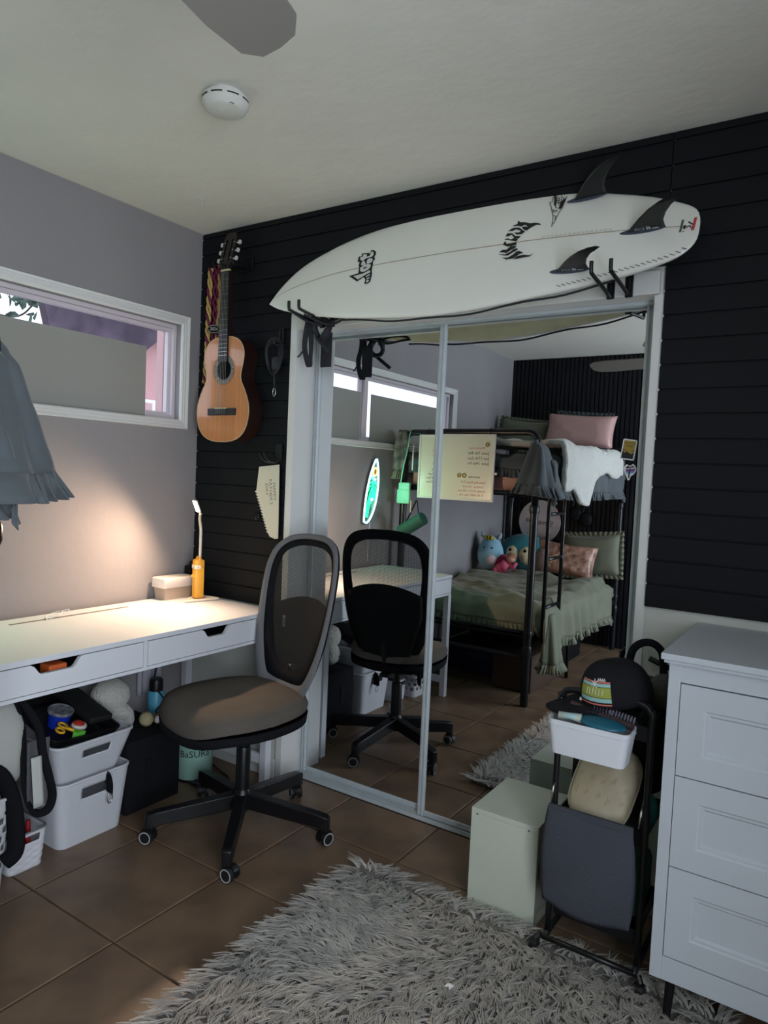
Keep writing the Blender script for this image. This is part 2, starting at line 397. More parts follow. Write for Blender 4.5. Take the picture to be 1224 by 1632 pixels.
t = thing('neighboring_house', 'pink stucco house corner with dark wood gable outside the window', 'building', (-1.7, 1.7, -.1))
G().box((-1.9, .72, -.1), (-1.7, 3.2, 2.35)).build('wall', M_stucco, t)
F = frame((-1.6, 0, 0), (0, 1, 0), (0, 0, 1))
G().prism([(.13, 2.75), (.145, 2.40), (.215, 2.13), (.60, 2.06), (.885, 2.01), (.893, 2.14), (1.02, 2.25), (3.3, 2.25), (3.3, 2.75)], F, -.07).build('gable', mat('weathered_purple_wood', (96, 82, 96), .9, rgb2=(60, 50, 62), vscale=4), t)
g = G().box((-1.7, .90, 1.70), (-1.62, 1.03, 1.825), .004)
bx = g.build('meter_box', mat('meter_white', (226, 222, 228), .5), t)
G().box((-1.622, .935, 1.715), (-1.617, .995, 1.80)).build('box_door', mat('meter_pane', (190, 150, 152), .5), bx)
tag(G().box((-.155, -.135, 1.5), (-.105, -.06, 2.1), .004).build('window_post', mat('pink_painted_wood', (206, 168, 166), .7)), 'pink painted post outside the right end of the window', 'post')
t = thing('tree', 'leafy branch outside the upper left corner of the window', 'tree', (-2.6, -.2, -.1))
M_leaf = mat('leaf_green', (70, 92, 80), .6, var=.2, vscale=3)
g = G().tube(spline([(-2.6, -.2, -.1), (-2.5, -.3, 1.4), (-2.2, -.25, 2.15), (-1.75, -.05, 2.33)], 5), .018, 6)
g.tube(spline([(-2.2, -.25, 2.15), (-1.8, -.2, 2.22), (-1.6, -.02, 2.20), (-1.55, .06, 2.28)], 5), .006, 5)
g.tube(spline([(-1.75, -.14, 2.22), (-1.6, -.12, 2.33), (-1.55, -.0, 2.37)], 5), .005, 5)
g.build('trunk', mat('bark', (74, 66, 62), .9), t)
g = G(); F = Matrix.Identity(4)
g.mesh([(0, 0, 0), (.022, .016, .004), (.055, .02, .006), (.085, 0, -.004), (.055, -.02, .006), (.022, -.016, .004), (.045, 0, -.004)], [(0, 1, 6), (1, 2, 6), (2, 3, 6), (3, 4, 6), (4, 5, 6), (5, 0, 6)])
lf = g.build('leaf', M_leaf, t); lfm = lf.data
for k in range(38):
    o = lf if k == 0 else bpy.data.objects.new('leaf', lfm)
    if k: COL.objects.link(o); o.parent = t
    o.matrix_parent_inverse = wm(t).inverted()
    a = random.random()
    o.location = (-1.58+random.uniform(-.1, .1), -.22+.32*a, 2.16+.14*a+random.uniform(-.07, .09)); o.rotation_euler = (random.uniform(0, 6), random.uniform(0, 6), random.uniform(0, 6))
# frosted privacy sheets standing against the lower window
for nm, a, b, lb in (('privacy_sheet', -1.10, -.290, 'matte grey privacy sheet covering lower window pane nearest the guitar'), ('privacy_sheet', -2.25, -1.215, 'matte grey privacy sheet covering the farther window pane, seen only in the mirror')):
    tag(G().box((-.0285, a, WZ0+.0005), (-.0255, b, 1.879)).build(nm, M_frost), lb, 'sheet', 'privacy sheets on the window')

# ================================================================== DESK
M_desk = mat('white_desk', (214, 216, 222), .5, bump=.01, bscale=40)
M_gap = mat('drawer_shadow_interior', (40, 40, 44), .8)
DX, DY0, DY1, DZ = .58, -1.372, -.052, .762
t = thing('desk', 'white writing desk with two notched drawers along the grey wall', 'desk', (.3, -.71, 0))
G().box((.022, DY0, DZ-.018), (DX, DY1, DZ), .0015).build('tabletop', M_desk, t)
g = G()
g.box((.03, DY0+.004, .640), (.045, DY1-.004, DZ-.018)).box((.045, DY0+.004, .640), (DX-.004, DY0+.018, DZ-.018)).box((.045, DY1-.018, .640), (DX-.004, DY1-.004, DZ-.018))
g.box((.045, DY0+.018, .640), (DX-.001, DY1-.018, .652)).box((.045, -.733, .652), (DX-.001, -.717, DZ-.018))
g.build('frame', M_desk, t)
for (a, b, n0, n1) in ((-.716, DY1-.019, -.470, -.320), (DY0+.019, -.734, -1.140, -.965)):
    F = frame((DX, 0, 0), (0, 1, 0), (0, 0, 1)); zb, zt = .6545, DZ-.0205; c0, c1 = n0+.0, n1
    front = [(a+.002, zb), (b-.002, zb), (b-.002, zt), (c1+.0, zt), (c1-.012, zt-.006), (c1-.028, zt-.028), (c1-.036, zt-.033), (c0+.036, zt-.033), (c0+.028, zt-.028), (c0+.012, zt-.006), (c0, zt), (a+.002, zt)]
    d = G().prism(front, F, -.014).build('drawer', M_desk, t)
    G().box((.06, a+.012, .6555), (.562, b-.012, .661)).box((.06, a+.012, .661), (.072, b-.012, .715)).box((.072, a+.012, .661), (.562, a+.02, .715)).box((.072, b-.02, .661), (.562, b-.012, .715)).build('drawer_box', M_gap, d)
G().box((.54, -1.05, .662), (.559, -1.0, .724), .004).box((.50, -1.10, .662), (.535, -1.06, .718), .003)
tag(G().box((.50, -1.066, .6615), (.558, -1.005, .722), .006).build('pencil_case', mat('orange_case', (196, 92, 40), .6)), 'orange case showing through the notch of the left desk drawer', 'case')
for lx in (.03, DX-.036):
    for ly in (DY0+.004, DY1-.039): G().box((lx, ly, 0.001), (lx+.035, ly+.035, .640), .002).build('leg', M_desk, t)
for ly in (DY0+.013, DY1-.031): G().box((.065, ly, .085), (DX-.036, ly+.018, .128), .002).build('stretcher', M_desk, t)
g = G().box((.10, -.95, DZ-.0001), (.116, -.45, DZ+.0006))
g.build('cable_slot', mat('slot_shadow', (120, 112, 104), .8), t)
g = G().tube(spline([(.11, -.80, DZ+.001), (.125, -.77, DZ+.012), (.10, -.74, DZ+.022), (.07, -.76, DZ+.012), (.09, -.80, DZ+.004), (.13, -.82, DZ+.004)], 6), .0016, 6)
g.tube(spline([(.10, -.74, DZ+.022), (.11, -.72, DZ+.026), (.118, -.73, DZ+.018)], 5), .0016, 6)
tag(g.build('cable', M_wp, smooth='all'), 'thin white cable loop poking out of the slot in the desk', 'cable')

# lamp
M_ycat = mat('yellow_silicone', (226, 166, 58), .45, var=.05, vscale=20)
t = thing('desk_lamp', 'yellow cat-shaped gooseneck lamp glowing in the desk corner', 'lamp', (.17, -.13, DZ+.0005))
LX, LY = .17, -.13
g = G(); hw = .022
F = frame((LX, LY, DZ+.008), (1, -.35, 0), (.35, 1, 0))
g.T = F
g.box((-hw, -hw, 0), (hw, hw, .175), .008)
g.build('body', M_ycat, t, smooth=True)
for sgn in (-1, 1):
    g = G(); g.T = F; g.lathe([(.009, 0), (.006, .010), (.001, .017)], (sgn*.015, 0, .172), 10); g.build('ear', M_ycat, t, smooth=True)
g = G(); g.T = F @ Matrix.Translation((0, 0, 0)); g.box((-hw-.0006, -hw-.0012, .132), (hw+.0012, hw*.2, .150), .004); g.build('muzzle', mat('cream_face', (238, 226, 210), .6), t, smooth=True)
g = G(); g.T = F
for (fx, fy, sx, sy) in ((hw+.0014, -.011, 0, 1), (hw+.0014, .009, 0, 1)): g.box((fx, fy-.003, .141), (fx+.0006, fy+.003, .143))
for fx in (-.010, .010, 0): g.box((fx-.003, -hw-.002, .141 if fx else .137), (fx+.003, -hw-.0014, .143 if fx else .139))
g.build('face', mat('face_print', (70, 46, 40), .7), t)
for sgn in (-1, 1):
    g = G(); g.T = F; g.ball((sgn*.011, -hw-.001, .098), (.005, .006, .009), 10, 8); g.build('paw', M_ycat, t, smooth='all')
g = G(); tri = [(-.085, -.055), (.085, -.045), (.015, .075)]
F2 = frame((LX+.005, LY, DZ+.0012), (.35, 1, 0), (-1, .35, 0))
pts = []
for i in range(3):
    p0, p1, p2 = Vector(tri[i-1]), Vector(tri[i]), Vector(tri[(i+1) % 3])
    a = p1+(p0-p1).normalized()*.018; b = p1+(p2-p1).normalized()*.018
    for k in range(6): q = k/5; pts.append(((1-q)**2*a+2*q*(1-q)*p1+q*q*b))
g.tube([F2 @ Vector((p.x, p.y, .005)) for p in pts], .005, 8, closed=True)
g.build('rim', mat('cream_plastic', (222, 214, 200), .5), t, smooth='all')
g = G().prism([(p.x, p.y) for p in pts], frame((LX+.005, LY, DZ+.001), (.35, 1, 0), (-1, .35, 0)), .005); g.build('base', MATS['cream_plastic'], t)
HX, HY, HZ = .250, -.222, 1.190
neck = spline([(LX+.004, LY+.004, DZ+.18), (LX+.004, LY+.004, DZ+.27), (LX+.008, LY+.0, DZ+.32), (LX+.028, LY-.026, DZ+.365), (HX-.012, HY+.032, HZ-.034)], 6)
G().tube(neck, .0065, 10).build('gooseneck', MATS['cream_plastic'], t, smooth='all')
# lamp head: slim tablet, glowing face looks left-down
hd_dir = Vector((.06, -.70, -.55)).normalized()      # facing direction of the LEDs
ax = Vector((.18, -.42, .62)); ax = (ax-hd_dir*ax.dot(hd_dir)).normalized()
FH = Matrix((hd_dir.cross(ax), ax, hd_dir)).transposed().to_4x4(); FH.translation = (HX, HY, HZ)
g = G(); g.T = FH; g.box((-.011, -.032, -.006), (.011, .032, .002), .003); g.build('head', MATS['cream_plastic'], t, smooth=True)
g = G(); g.T = FH; g.box((-.009, -.030, .002), (.009, .030, .0045), .001); g.build('light_strip', mat('warm_led', (255, 205, 160), .5, emit=60), t)
l = bpy.data.lights.new('lamp_light', 'SPOT'); l.spot_size = math.radians(168); l.spot_blend = 1.0; l.shadow_soft_size = .018; l.energy = 29; l.color = (1.0, .67, .44)
lo = bpy.data.objects.new('lamp_light', l); COL.objects.link(lo)
lm = Matrix((hd_dir.cross(ax), -ax, -hd_dir)).transposed().to_4x4(); lm.translation = Vector((HX, HY, HZ))+hd_dir*.024
lo.matrix_world = lm
# box with white lid
t = thing('storage_box', 'clear plastic box with white lid beside the yellow lamp', 'box', (.065, -.18, DZ))
g = G(); prof = [(.040, 0), (.047, .068)]
def taper(g, c, hx0, hy0, hx1, hy1, z0, z1, th=0, r=.008):
    def ring(hx, hy, z):
        o = []
        for (sx, sy, a0) in ((1, 1, 0), (-1, 1, 90), (-1, -1, 180), (1, -1, 270)):
            for k in range(4):
                a = math.radians(a0+k*30); o.append((c[0]+sx*(hx-r)+r*math.cos(a), c[1]+sy*(hy-r)+r*math.sin(a), z))
        return o
    a = [g._v(p) for p in ring(hx0, hy0, z0)]; b = [g._v(p) for p in ring(hx1, hy1, z1)]; n = len(a)
    for i in range(n): g._f([a[i], a[(i+1) % n], b[(i+1) % n], b[i]])
    return a, b
g = G(); a, b = taper(g, (.065, -.18), .036, .074, .042, .080, DZ+.0006, DZ+.058); g._f(a[::-1]); g.build('tub', mat('cloudy_plastic', (205, 190, 176), .25, alpha=.55), t, smooth=True)
g = G(); a, b = taper(g, (.065, -.18), .046, .086, .046, .086, DZ+.055, DZ+.094); g._f(b); a2, b2 = taper(g, (.065, -.18), .046, .086, .043, .083, DZ+.094, DZ+.098); g._f(b2)
g.build('lid', mat('matte_white_lid', (224, 218, 214), .5), t, smooth=True, solid=.0015)
g = G()
for k in range(9): z = DZ+.006+.005*k; g.tube([(.037+.002*k % .05, -.245+.003*k, z), (.09, -.115-.002*k, z+.003)], .0022, 6)
tag(g.build('craft_sticks', mat('wood_sticks', (190, 140, 96), .7)), 'pale wooden sticks lying inside the clear lidded box', 'sticks', kind='stuff')
t = thing('charger', 'black power adapter behind the yellow lamp on the desk', 'charger', (.05, -.052-.03, DZ))
G().box((.028, -.088, DZ+.0006), (.075, -.052, DZ+.135), .004).build('body', M_blkm, t)
G().tube(spline([(.05, -.07, DZ+.134), (.05, -.075, DZ+.150), (.052, -.05, DZ+.158), (.05, -.033, DZ+.135), (.05, -.034, DZ-.03)], 6), .004, 8).build('cord', M_blk, t, smooth='all')

# ================================================================== OFFICE CHAIR (local frame: faces -y)
M_seat = mat('grey_brown_fabric', (92, 86, 80), .95, bump=.25, bscale=220, var=.06, vscale=8, spec=.15)
M_cfr = mat('grey_fabric_frame', (110, 110, 114), .85, bump=.2, bscale=200, var=.05, spec=.2)
t = thing('office_chair', 'black swivel chair with mesh oval back and brown-grey seat', 'chair', (.765, -.416, 0), math.radians(-13))
L_ = dict(local=True)
for k in range(5):
    a = math.radians(235+13+72*k); d = Vector((math.cos(a), math.sin(a), 0)); n = Vector((-d.y, d.x, 0))
    g = G(); R = .335
    def sec(r, w, z0, z1): return [d*r+n*w+Vector((0, 0, z0)), d*r-n*w+Vector((0, 0, z0)), d*r-n*w+Vector((0, 0, z1)), d*r+n*w+Vector((0, 0, z1))]
    S = [sec(.026, .022, .095, .150), sec(.10, .021, .088, .142), sec(R-.03, .018, .068, .118), sec(R, .018, .060, .112), sec(R+.012, .014, .056, .106)]
    V = [[g._v(p) for p in s_] for s_ in S]
    for p, q in zip(V, V[1:]):
        for i in range(4): g._f([p[i], p[(i+1) % 4], q[(i+1) % 4], q[i]])
    g._f(V[0][::-1]); g._f(V[-1])
    arm = g.build('base_arm', M_blk, t, bevel=.003, smooth=True, **L_)
    c = d*(R-.012); ca = a+random.choice((.6, 1.0, 1.4, -.6)); cd = Vector((math.cos(ca), math.sin(ca), 0)); cn = Vector((-cd.y, cd.x, 0)); wc = c+cd*.012; wc.z = .0265
    g = G()
    g.tube([c+Vector((0, 0, .062)), c+Vector((0, 0, .045))], .008, 10)
    FF = frame(wc, cd, (0, 0, 1)); hood = [(.030*math.cos(x), .030*math.sin(x)+.001) for x in [math.radians(-10+k_*20) for k_ in range(11)]]
    g.prism(hood, FF @ Matrix.Translation((0, 0, -.009)), .018)
    g.build('caster_hood', M_blk, arm, smooth=True, **L_)
    for sgn in (-1, 1):
        g = G(); g.T = frame(wc+cn*sgn*.015, cd, (0, 0, 1)); g.lathe([(.010, -.008), (.025, -.008), (.0262, -.004), (.0262, .004), (.025, .008), (.010, .008)], seg=20); g.build('wheel', mat('caster_black', (26, 26, 28), .5), arm, smooth=True, **L_)
        g = G(); g.T = frame(wc+cn*sgn*.015, cd, (0, 0, 1)); g.lathe([(.0185, -.0088), (.0228, -.0088), (.0228, .0088), (.0185, .0088), (.0185, -.0088)], seg=20, caps=False); g.build('wheel_ring', mat('caster_grey', (168, 168, 170), .5), arm, smooth=True, **L_)
G().lathe([(.030, .085), (.036, .09), (.036, .150), (.030, .160), (.028, .165)], seg=24).build('hub', M_blk, t, smooth=True, **L_)
G().lathe([(.0265, .160), (.0265, .318), (.024, .325)], seg=24).build('lift_sleeve', M_blk, t, smooth=True, **L_)
G().lathe([(.0145, .325), (.0145, .435)], seg=20).build('gas_lift', M_blk, t, smooth=True, **L_)
G().box((-.09, -.10, .405), (.09, .11, .440), .008).box((-.025, .09, .40), (.025, .20, .42), .006).build('seat_mechanism', M_blk, t, smooth=True, **L_)
def seat_outline(a):
    c, s_ = math.cos(a), math.sin(a); e = 2.0/2.9
    x = .251*math.copysign(abs(c)**e, c); y = .250*math.copysign(abs(s_)**e, s_)
    if y > 0: x *= 1-.12*(y/.235)
    return x, y
def seat_pt(u, v, top=True):
    a = 2*PI*u; x, y = seat_outline(a)
    return x, y
g = G(); NU = 48
layers = [(0.0, .526), (.35, .528), (.7, .526), (.88, .518), (.97, .502), (1.0, .484), (.985, .466)]
rings = []
for sc, z in layers[1:]:
    ring = []
    for i in range(NU):
        x, y = seat_outline(2*PI*i/NU); yy = y*sc
        dz = -.025*max(0, (-yy-.14)/.105)**2 + .012*(abs(x*sc)/.24)**2 + .008*max(0, yy/.2)
        ring.append(g._v((x*sc, yy-.040, z+dz)))
    rings.append(ring)
c = g._v((0, -.035, .524))
for i in range(NU): g._f([c, rings[0][i], rings[0][(i+1) % NU]])
for p, q in zip(rings, rings[1:]):
    for i in range(NU): g._f([p[i], q[i], q[(i+1) % NU], p[(i+1) % NU]])
seat = g.build('seat', M_seat, t, smooth='all', **L_)
g = G(); rr = []
for sc, z in ((.985, .4665), (.998, .468), (.985, .435), (.80, .415)):
    rr.append([g._v((seat_outline(2*PI*i/NU)[0]*sc, seat_outline(2*PI*i/NU)[1]*sc-.040, z-.025*max(0, (-seat_outline(2*PI*i/NU)[1]*sc-.14)/.105)**2)) for i in range(NU)])
for p, q in zip(rr, rr[1:]):
    for i in range(NU): g._f([p[i], q[i], q[(i+1) % NU], p[(i+1) % NU]])
g._f(rr[-1])
g.build('seat_pan', M_blkf, t, smooth='all', **L_)
# backrest: oval ring leaning back, curved
def back_prof(v):      # v 0 bottom .. 1 top -> half width, z
    z = .50+.612*v
    keys = [(0, .085), (.08, .135), (.2, .175), (.4, .208), (.6, .222), (.75, .222), (.86, .205), (.94, .165), (.985, .10), (1.0, .0)]
    for (a, wa), (b, wb_) in zip(keys, keys[1:]):
        if a <= v <= b: return wa+(wb_-wa)*(v-a)/(b-a), z
    return 0, z
def back_y(x, z):
    return .147+.236*(z-.413)-.045*(x/.22)**2+.012*math.sin((z-.45)*6)
outl = [(0, .44), (-.07, .443), (-.12, .470), (-.16, .53), (-.195, .61), (-.215, .70), (-.225, .80), (-.228, .90), (-.222, .985), (-.198, 1.05), (-.148, 1.092), (-.07, 1.110), (0, 1.112)]
outl = outl + [(-x, z) for x, z in outl[-2:0:-1]]
inner = [(0, .575), (-.055, .583), (-.10, .615), (-.122, .647), (-.138, .69), (-.163, .76), (-.178, .85), (-.182, .93), (-.174, .995), (-.147, 1.04), (-.097, 1.063), (-.045, 1.071), (0, 1.072)]
inner = inner + [(-x, z) for x, z in inner[-2:0:-1]]
def loop(L_c):
    n_ = len(L_c); o = []
    for i in range(n_):
        p0, p1, p2, p3 = [Vector(L_c[(i+d_) % n_]) for d_ in (-1, 0, 1, 2)]
        for k in range(3):
            q = k/3; o.append(tuple(0.5*((2*p1)+(p2-p0)*q+(2*p0-5*p1+4*p2-p3)*q*q+(3*p1-p0-3*p2+p3)*q**3)))
    return o
outl, inner = loop(outl), loop(inner)
n = len(outl); g = G()
def P3(p, dy): return (p[0], back_y(p[0], p[1])+dy, p[1])
rings = []
for i in range(n):
    o_, i_ = Vector(outl[i]), Vector(inner[i]); kk = .55+.22*max(0, min(1, (.62-i_.y)/.05)); mid1 = o_.lerp(i_, .22*kk); mid2 = o_.lerp(i_, .8*kk)
    rings.append([g._v(P3(q, dy)) for q, dy in ((o_, 0), (mid1, -.013), (mid2, -.013), (o_.lerp(i_, kk), -.004))])
for i in range(n):
    for k in range(3): g._f([rings[i][k], rings[i][k+1], rings[(i+1) % n][k+1], rings[(i+1) % n][k]])
bf = g.build('backrest_frame', M_cfr, t, smooth='all', **L_)
g = G(); rings = []
for i in range(n):
    o_, i_ = Vector(outl[i]), Vector(inner[i]); mid1 = o_.lerp(i_, .2); mid2 = o_.lerp(i_, .8)
    rings.append([g._v(P3(q, dy)) for q, dy in ((o_, .0005), (mid1, .013), (mid2, .013), (i_, .0005))])
for i in range(n):
    for k in range(3): g._f([rings[i][k], rings[i][k+1], rings[(i+1) % n][k+1], rings[(i+1) % n][k]])
g.build('backrest_rear', M_blkf, t, smooth='all', label='black rear rim of the backrest', **L_)
g = G(); rings = []
for i in range(n):
    o_, i_ = Vector(outl[i]), Vector(inner[i]); kk = .55+.22*max(0, min(1, (.62-i_.y)/.05)); c_ = Vector((0, .83)); j_ = i_.lerp(c_, .03)
    rings.append([g._v(P3(o_.lerp(i_, kk-.02), -.004)), g._v(P3(j_, -.002))])
for i in range(n): g._f([rings[i][0], rings[i][1], rings[(i+1) % n][1], rings[(i+1) % n][0]])
g.build('mesh_edging', M_blkf, t, smooth='all', solid=.002, label='black inner edging around the mesh', **L_)
M_meshf = mesh_fabric('mesh_fabric', (22, 22, 25), .0036, .40)
g = G(); ip = inner
cpt = (0, .83)
NR = 8
V = []
for q in range(NR+1):
    V.append([g._v(P3((cpt[0]+(p[0]-cpt[0])*q/NR*1.02, cpt[1]+(p[1]-cpt[1])*q/NR*1.02), 0)) for p in ip])
for q in range(NR):
    for i in range(len(ip)): g._f([V[q][i], V[q][(i+1) % len(ip)], V[q+1][(i+1) % len(ip)], V[q+1][i]])
g.build('mesh_panel', M_meshf, t, smooth='all', **L_)
g = G()
def shell(u, v):
    a = -1+2*u; z = .46+.40*v; hw = (.10+.085*min(1, v*1.4)); x = a*hw; zz = z-.05*(a*a)*v
    return (x, back_y(x, zz)+.022+.008*(1-a*a), zz)
g.grid(shell, 14, 10)
g.build('back_shell', M_blkm, t, smooth='all', solid=.008, **L_)
g = G().tube(spline([(0, .02, .415), (0, .13, .412), (0, .175, .43), (0, .195, .50), (0, .215, .60)], 6), [.02]*25, 8, flat=1.0)
g.build('back_support', M_blk, t, smooth='all', **L_)
g = G(); g.box((-.11, back_y(-.11, .8)-.004, .73), (-.095, back_y(-.1, .8)-.002, .775)); g.build('label', mat('grey_label', (140, 140, 142), .7), t, **L_)

# ================================================================== SURFBOARD (rests on hooks, deck towards the wall)
BK = .38; BL = math.sqrt(1+BK*BK)
FB = frame((0, -.17, 1.93), (1, 0, 0), (0, BK/BL, 1/BL))      # local x along the board, y up across, -> z towards wall... outward is -z
def bn(): return -(FB.to_3x3() @ Vector((0, 0, 1)))
if (FB.to_3x3() @ Vector((0, 0, 1))).y > 0: OUT = -1
else: OUT = 1
top = [(0.541, 0.122), (0.58, 0.204), (0.661, 0.293), (0.797, 0.364), (0.936, 0.408), (1.072, 0.434), (1.204, 0.451), (1.332, 0.454), (1.513, 0.452), (1.65, 0.440), (1.792, 0.418), (1.896, 0.39), (2.002, 0.357), (2.076, 0.324), (2.148, 0.282), (2.174, 0.248), (2.183, 0.201)]
bot = [(0.541, 0.122), (0.622, 0.089), (0.796, 0.051), (1.002, 0.024), (1.276, 0.002), (1.44, 0.004), (1.605, 0.018), (1.68, 0.028), (1.789, 0.041), (1.891, 0.057), (2.007, 0.078), (2.105, 0.1), (2.149, 0.120), (2.177, 0.152), (2.183, 0.201)]
strg = [(0.541, 0.122), (0.60, .168), (0.742, 0.208), (0.938, 0.233), (1.299, 0.243), (1.557, 0.241), (1.68, 0.239), (1.95, 0.224), (2.157, 0.203), (2.183, .201)]
def interp(tab, x):
    if x <= tab[0][0]: return tab[0][1]
    for (a, ya), (b, yb) in zip(tab, tab[1:]):
        if a <= x <= b:
            t_ = (x-a)/(b-a); return ya+(yb-ya)*t_
    return tab[-1][1]
dense = lambda tab: [(p.x, p.y) for p in spline([(a, b, 0) for a, b in tab], 6)]
topd, botd, strd = dense(top), dense(bot), dense(strg)
M_brd = mat('white_board', (236, 236, 228), .22, var=.02, vscale=4, coat=.3)
t = thing('surfboard', 'white surfboard with three black fins resting on hooks above the mirror doors', 'surfboard', (1.36, -.15, 1.93))
g = G(); NS = 60; rings = []
for i in range(NS+1):
    q = i/NS; x = .541+(2.183-.541)*(.5-.5*math.cos(PI*q))
    x = min(max(x, .5425), 2.1815)
    lo, hi = interp(botd, x), interp(topd, x); mid = interp(strd, x); mid = min(max(mid, lo+.2*(hi-lo)), lo+.8*(hi-lo))
    s_ = (x-.541)/1.642; th = .056*min(1, (s_/.25)**.5 if s_ > 0 else 0)*min(1, ((1-s_)/.12)**.5 if s_ < 1 else 0); th = max(th, .006)
    ring = []
    for k in range(28):
        a = 2*PI*k/28; c, sn = math.cos(a), math.sin(a)
        hw = (hi-mid) if c >= 0 else (mid-lo)
        y = mid+hw*math.copysign(abs(c)**.75, c) if abs(c) > 1e-6 else mid
        dd = abs(sn)**.8
        z = (.38*th - .38*th*dd) if sn > 0 else (.38*th+.62*th*dd)      # bottom face flat at 0, deck at th
        ring.append(g._v(FB @ Vector((x, y, -OUT*z))))
    rings.append(ring)
for p, q in zip(rings, rings[1:]):
    for k in range(28): g._f([p[k], p[(k+1) % 28], q[(k+1) % 28], q[k]])
g._f(rings[0][::-1]); g._f(rings[-1])
board = g.build('board', M_brd, t, smooth='all')
M_deck = mat('waxed_deck', (226, 220, 180), .7, bump=.3, bscale=30, var=.08, vscale=12)
g = G(); rings = []
for i in range(41):
    x = .62+(2.05-.62)*i/40; lo, hi = interp(botd, x), interp(topd, x); mid = interp(strd, x)
    s_ = (x-.541)/1.642; th = .056*min(1, (s_/.25)**.5)*min(1, ((1-s_)/.12)**.5)
    ring = []
    for k in range(11):
        c = math.cos(PI+PI*.1+(PI*.8)*k/10+0); sn = math.sin(PI+PI*.1+(PI*.8)*k/10)
        hw = (hi-mid) if c >= 0 else (mid-lo)
        y = mid+hw*math.copysign(abs(c)**.75, c) if abs(c) > 1e-6 else mid
        z = .38*th+.62*th*abs(sn)**.8+.0012
        ring.append(g._v(FB @ Vector((x, y, -OUT*z))))
    rings.append(ring)
for p, q in zip(rings, rings[1:]):
    for k in range(10): g._f([p[k], p[k+1], q[k+1], q[k]])
g.build('deck_wax', M_deck, t, smooth='all', label='yellowed waxed deck side')
FO = FB @ Matrix.Translation((0, 0, OUT*.0012)) if OUT > 0 else FB @ Matrix.Translation((0, 0, -.0012))
def fl2(poly, m_, name, lift=.0, lab=None):
    g = G(); flat(g, poly, FO, OUT*lift); return g.build(name, m_, t)
g = G(); pts = [p for p in strd if .56 < p[0] < 2.17]
for (a, b) in zip(pts, pts[1:]): g.mesh([FO @ Vector((a[0], a[1]+.0011, 0)), FO @ Vector((a[0], a[1]-.0011, 0)), FO @ Vector((b[0], b[1]-.0011, 0)), FO @ Vector((b[0], b[1]+.0011, 0))], [(0, 1, 2, 3)])
g.build('stringer', mat('wood_stringer', (150, 128, 88), .5), t)
M_ink = mat('black_ink', (20, 20, 22), .5)
M_inkw = mat('decal_white', (215, 216, 212), .4)
# nose decal: outlined slanted word running across the board
def dec(name, polys, m_, lift):
    g = G()
    for p in polys: flat(g, p, FO, OUT*lift)
    return g.build(name, m_, t)
def px2(pts, ox, oy, sc, U, V):
    """image-like decal coordinates (x right, y down) to board coordinates"""
    return [(ox+(p[0]*U[0]+p[1]*V[0])*sc, oy+(p[0]*U[1]+p[1]*V[1])*sc) for p in pts]
# coordinates measured on the decal (1 unit = 1 px of a close-up)
U = (1/15.3*.00236, -1/15.3*.00050); V = (-1/15.3*.00005, -1/15.3*.00262)
def D(pts): return [(.928+(.003098*(p[0]-260)+.000875*(p[1]-905))/15.3, .204-(.000423*(p[0]-260)+.002927*(p[1]-905))/15.3) for p in pts]
blackp = [(255,908),(310,890),(480,838),(500,690),(490,640),(510,560),(460,560),(490,430),(565,415),(568,352),(735,340),(760,360),(790,280),(850,272),(905,310),(912,370),(870,440),(885,500),(835,560),(835,640),(818,700),(805,800),(815,850),(800,920),(785,970),(770,1040),(700,1090),(620,1098),(640,1040),(650,990),(610,935),(450,1040)]
dec('logo_outline', [D(blackp)], M_ink, 0.0)
whites = [[(520,490),(545,440),(600,430),(600,380),(690,378),(690,440),(760,415),(790,330),(815,310),(850,335),(855,380),(830,425),(770,455),(690,470),(640,500),(620,530),(575,540)],
 [(550,640),(560,590),(590,545),(640,550),(655,600),(630,630),(680,600),(700,520),(730,485),(810,475),(830,520),(810,570),(760,600),(715,610),(690,600),(650,640),(590,655)],
 [(520,770),(540,700),(620,650),(720,615),(780,625),(778,690),(720,755),(640,800),(560,810)],
 [(365,912),(600,850),(765,765),(770,820),(640,890),(475,992)],
 [(665,915),(750,865),(770,880),(680,940)], [(680,970),(755,935),(765,955),(690,990)], [(665,1050),(690,1005),(740,1005),(735,1030),(690,1068)]]
dec('logo_letters', [D(p) for p in whites], M_inkw, 0.0008)
dec('logo_counter', [D([(590,735),(640,695),(700,685),(690,705),(620,745)])], M_ink, 0.0016)
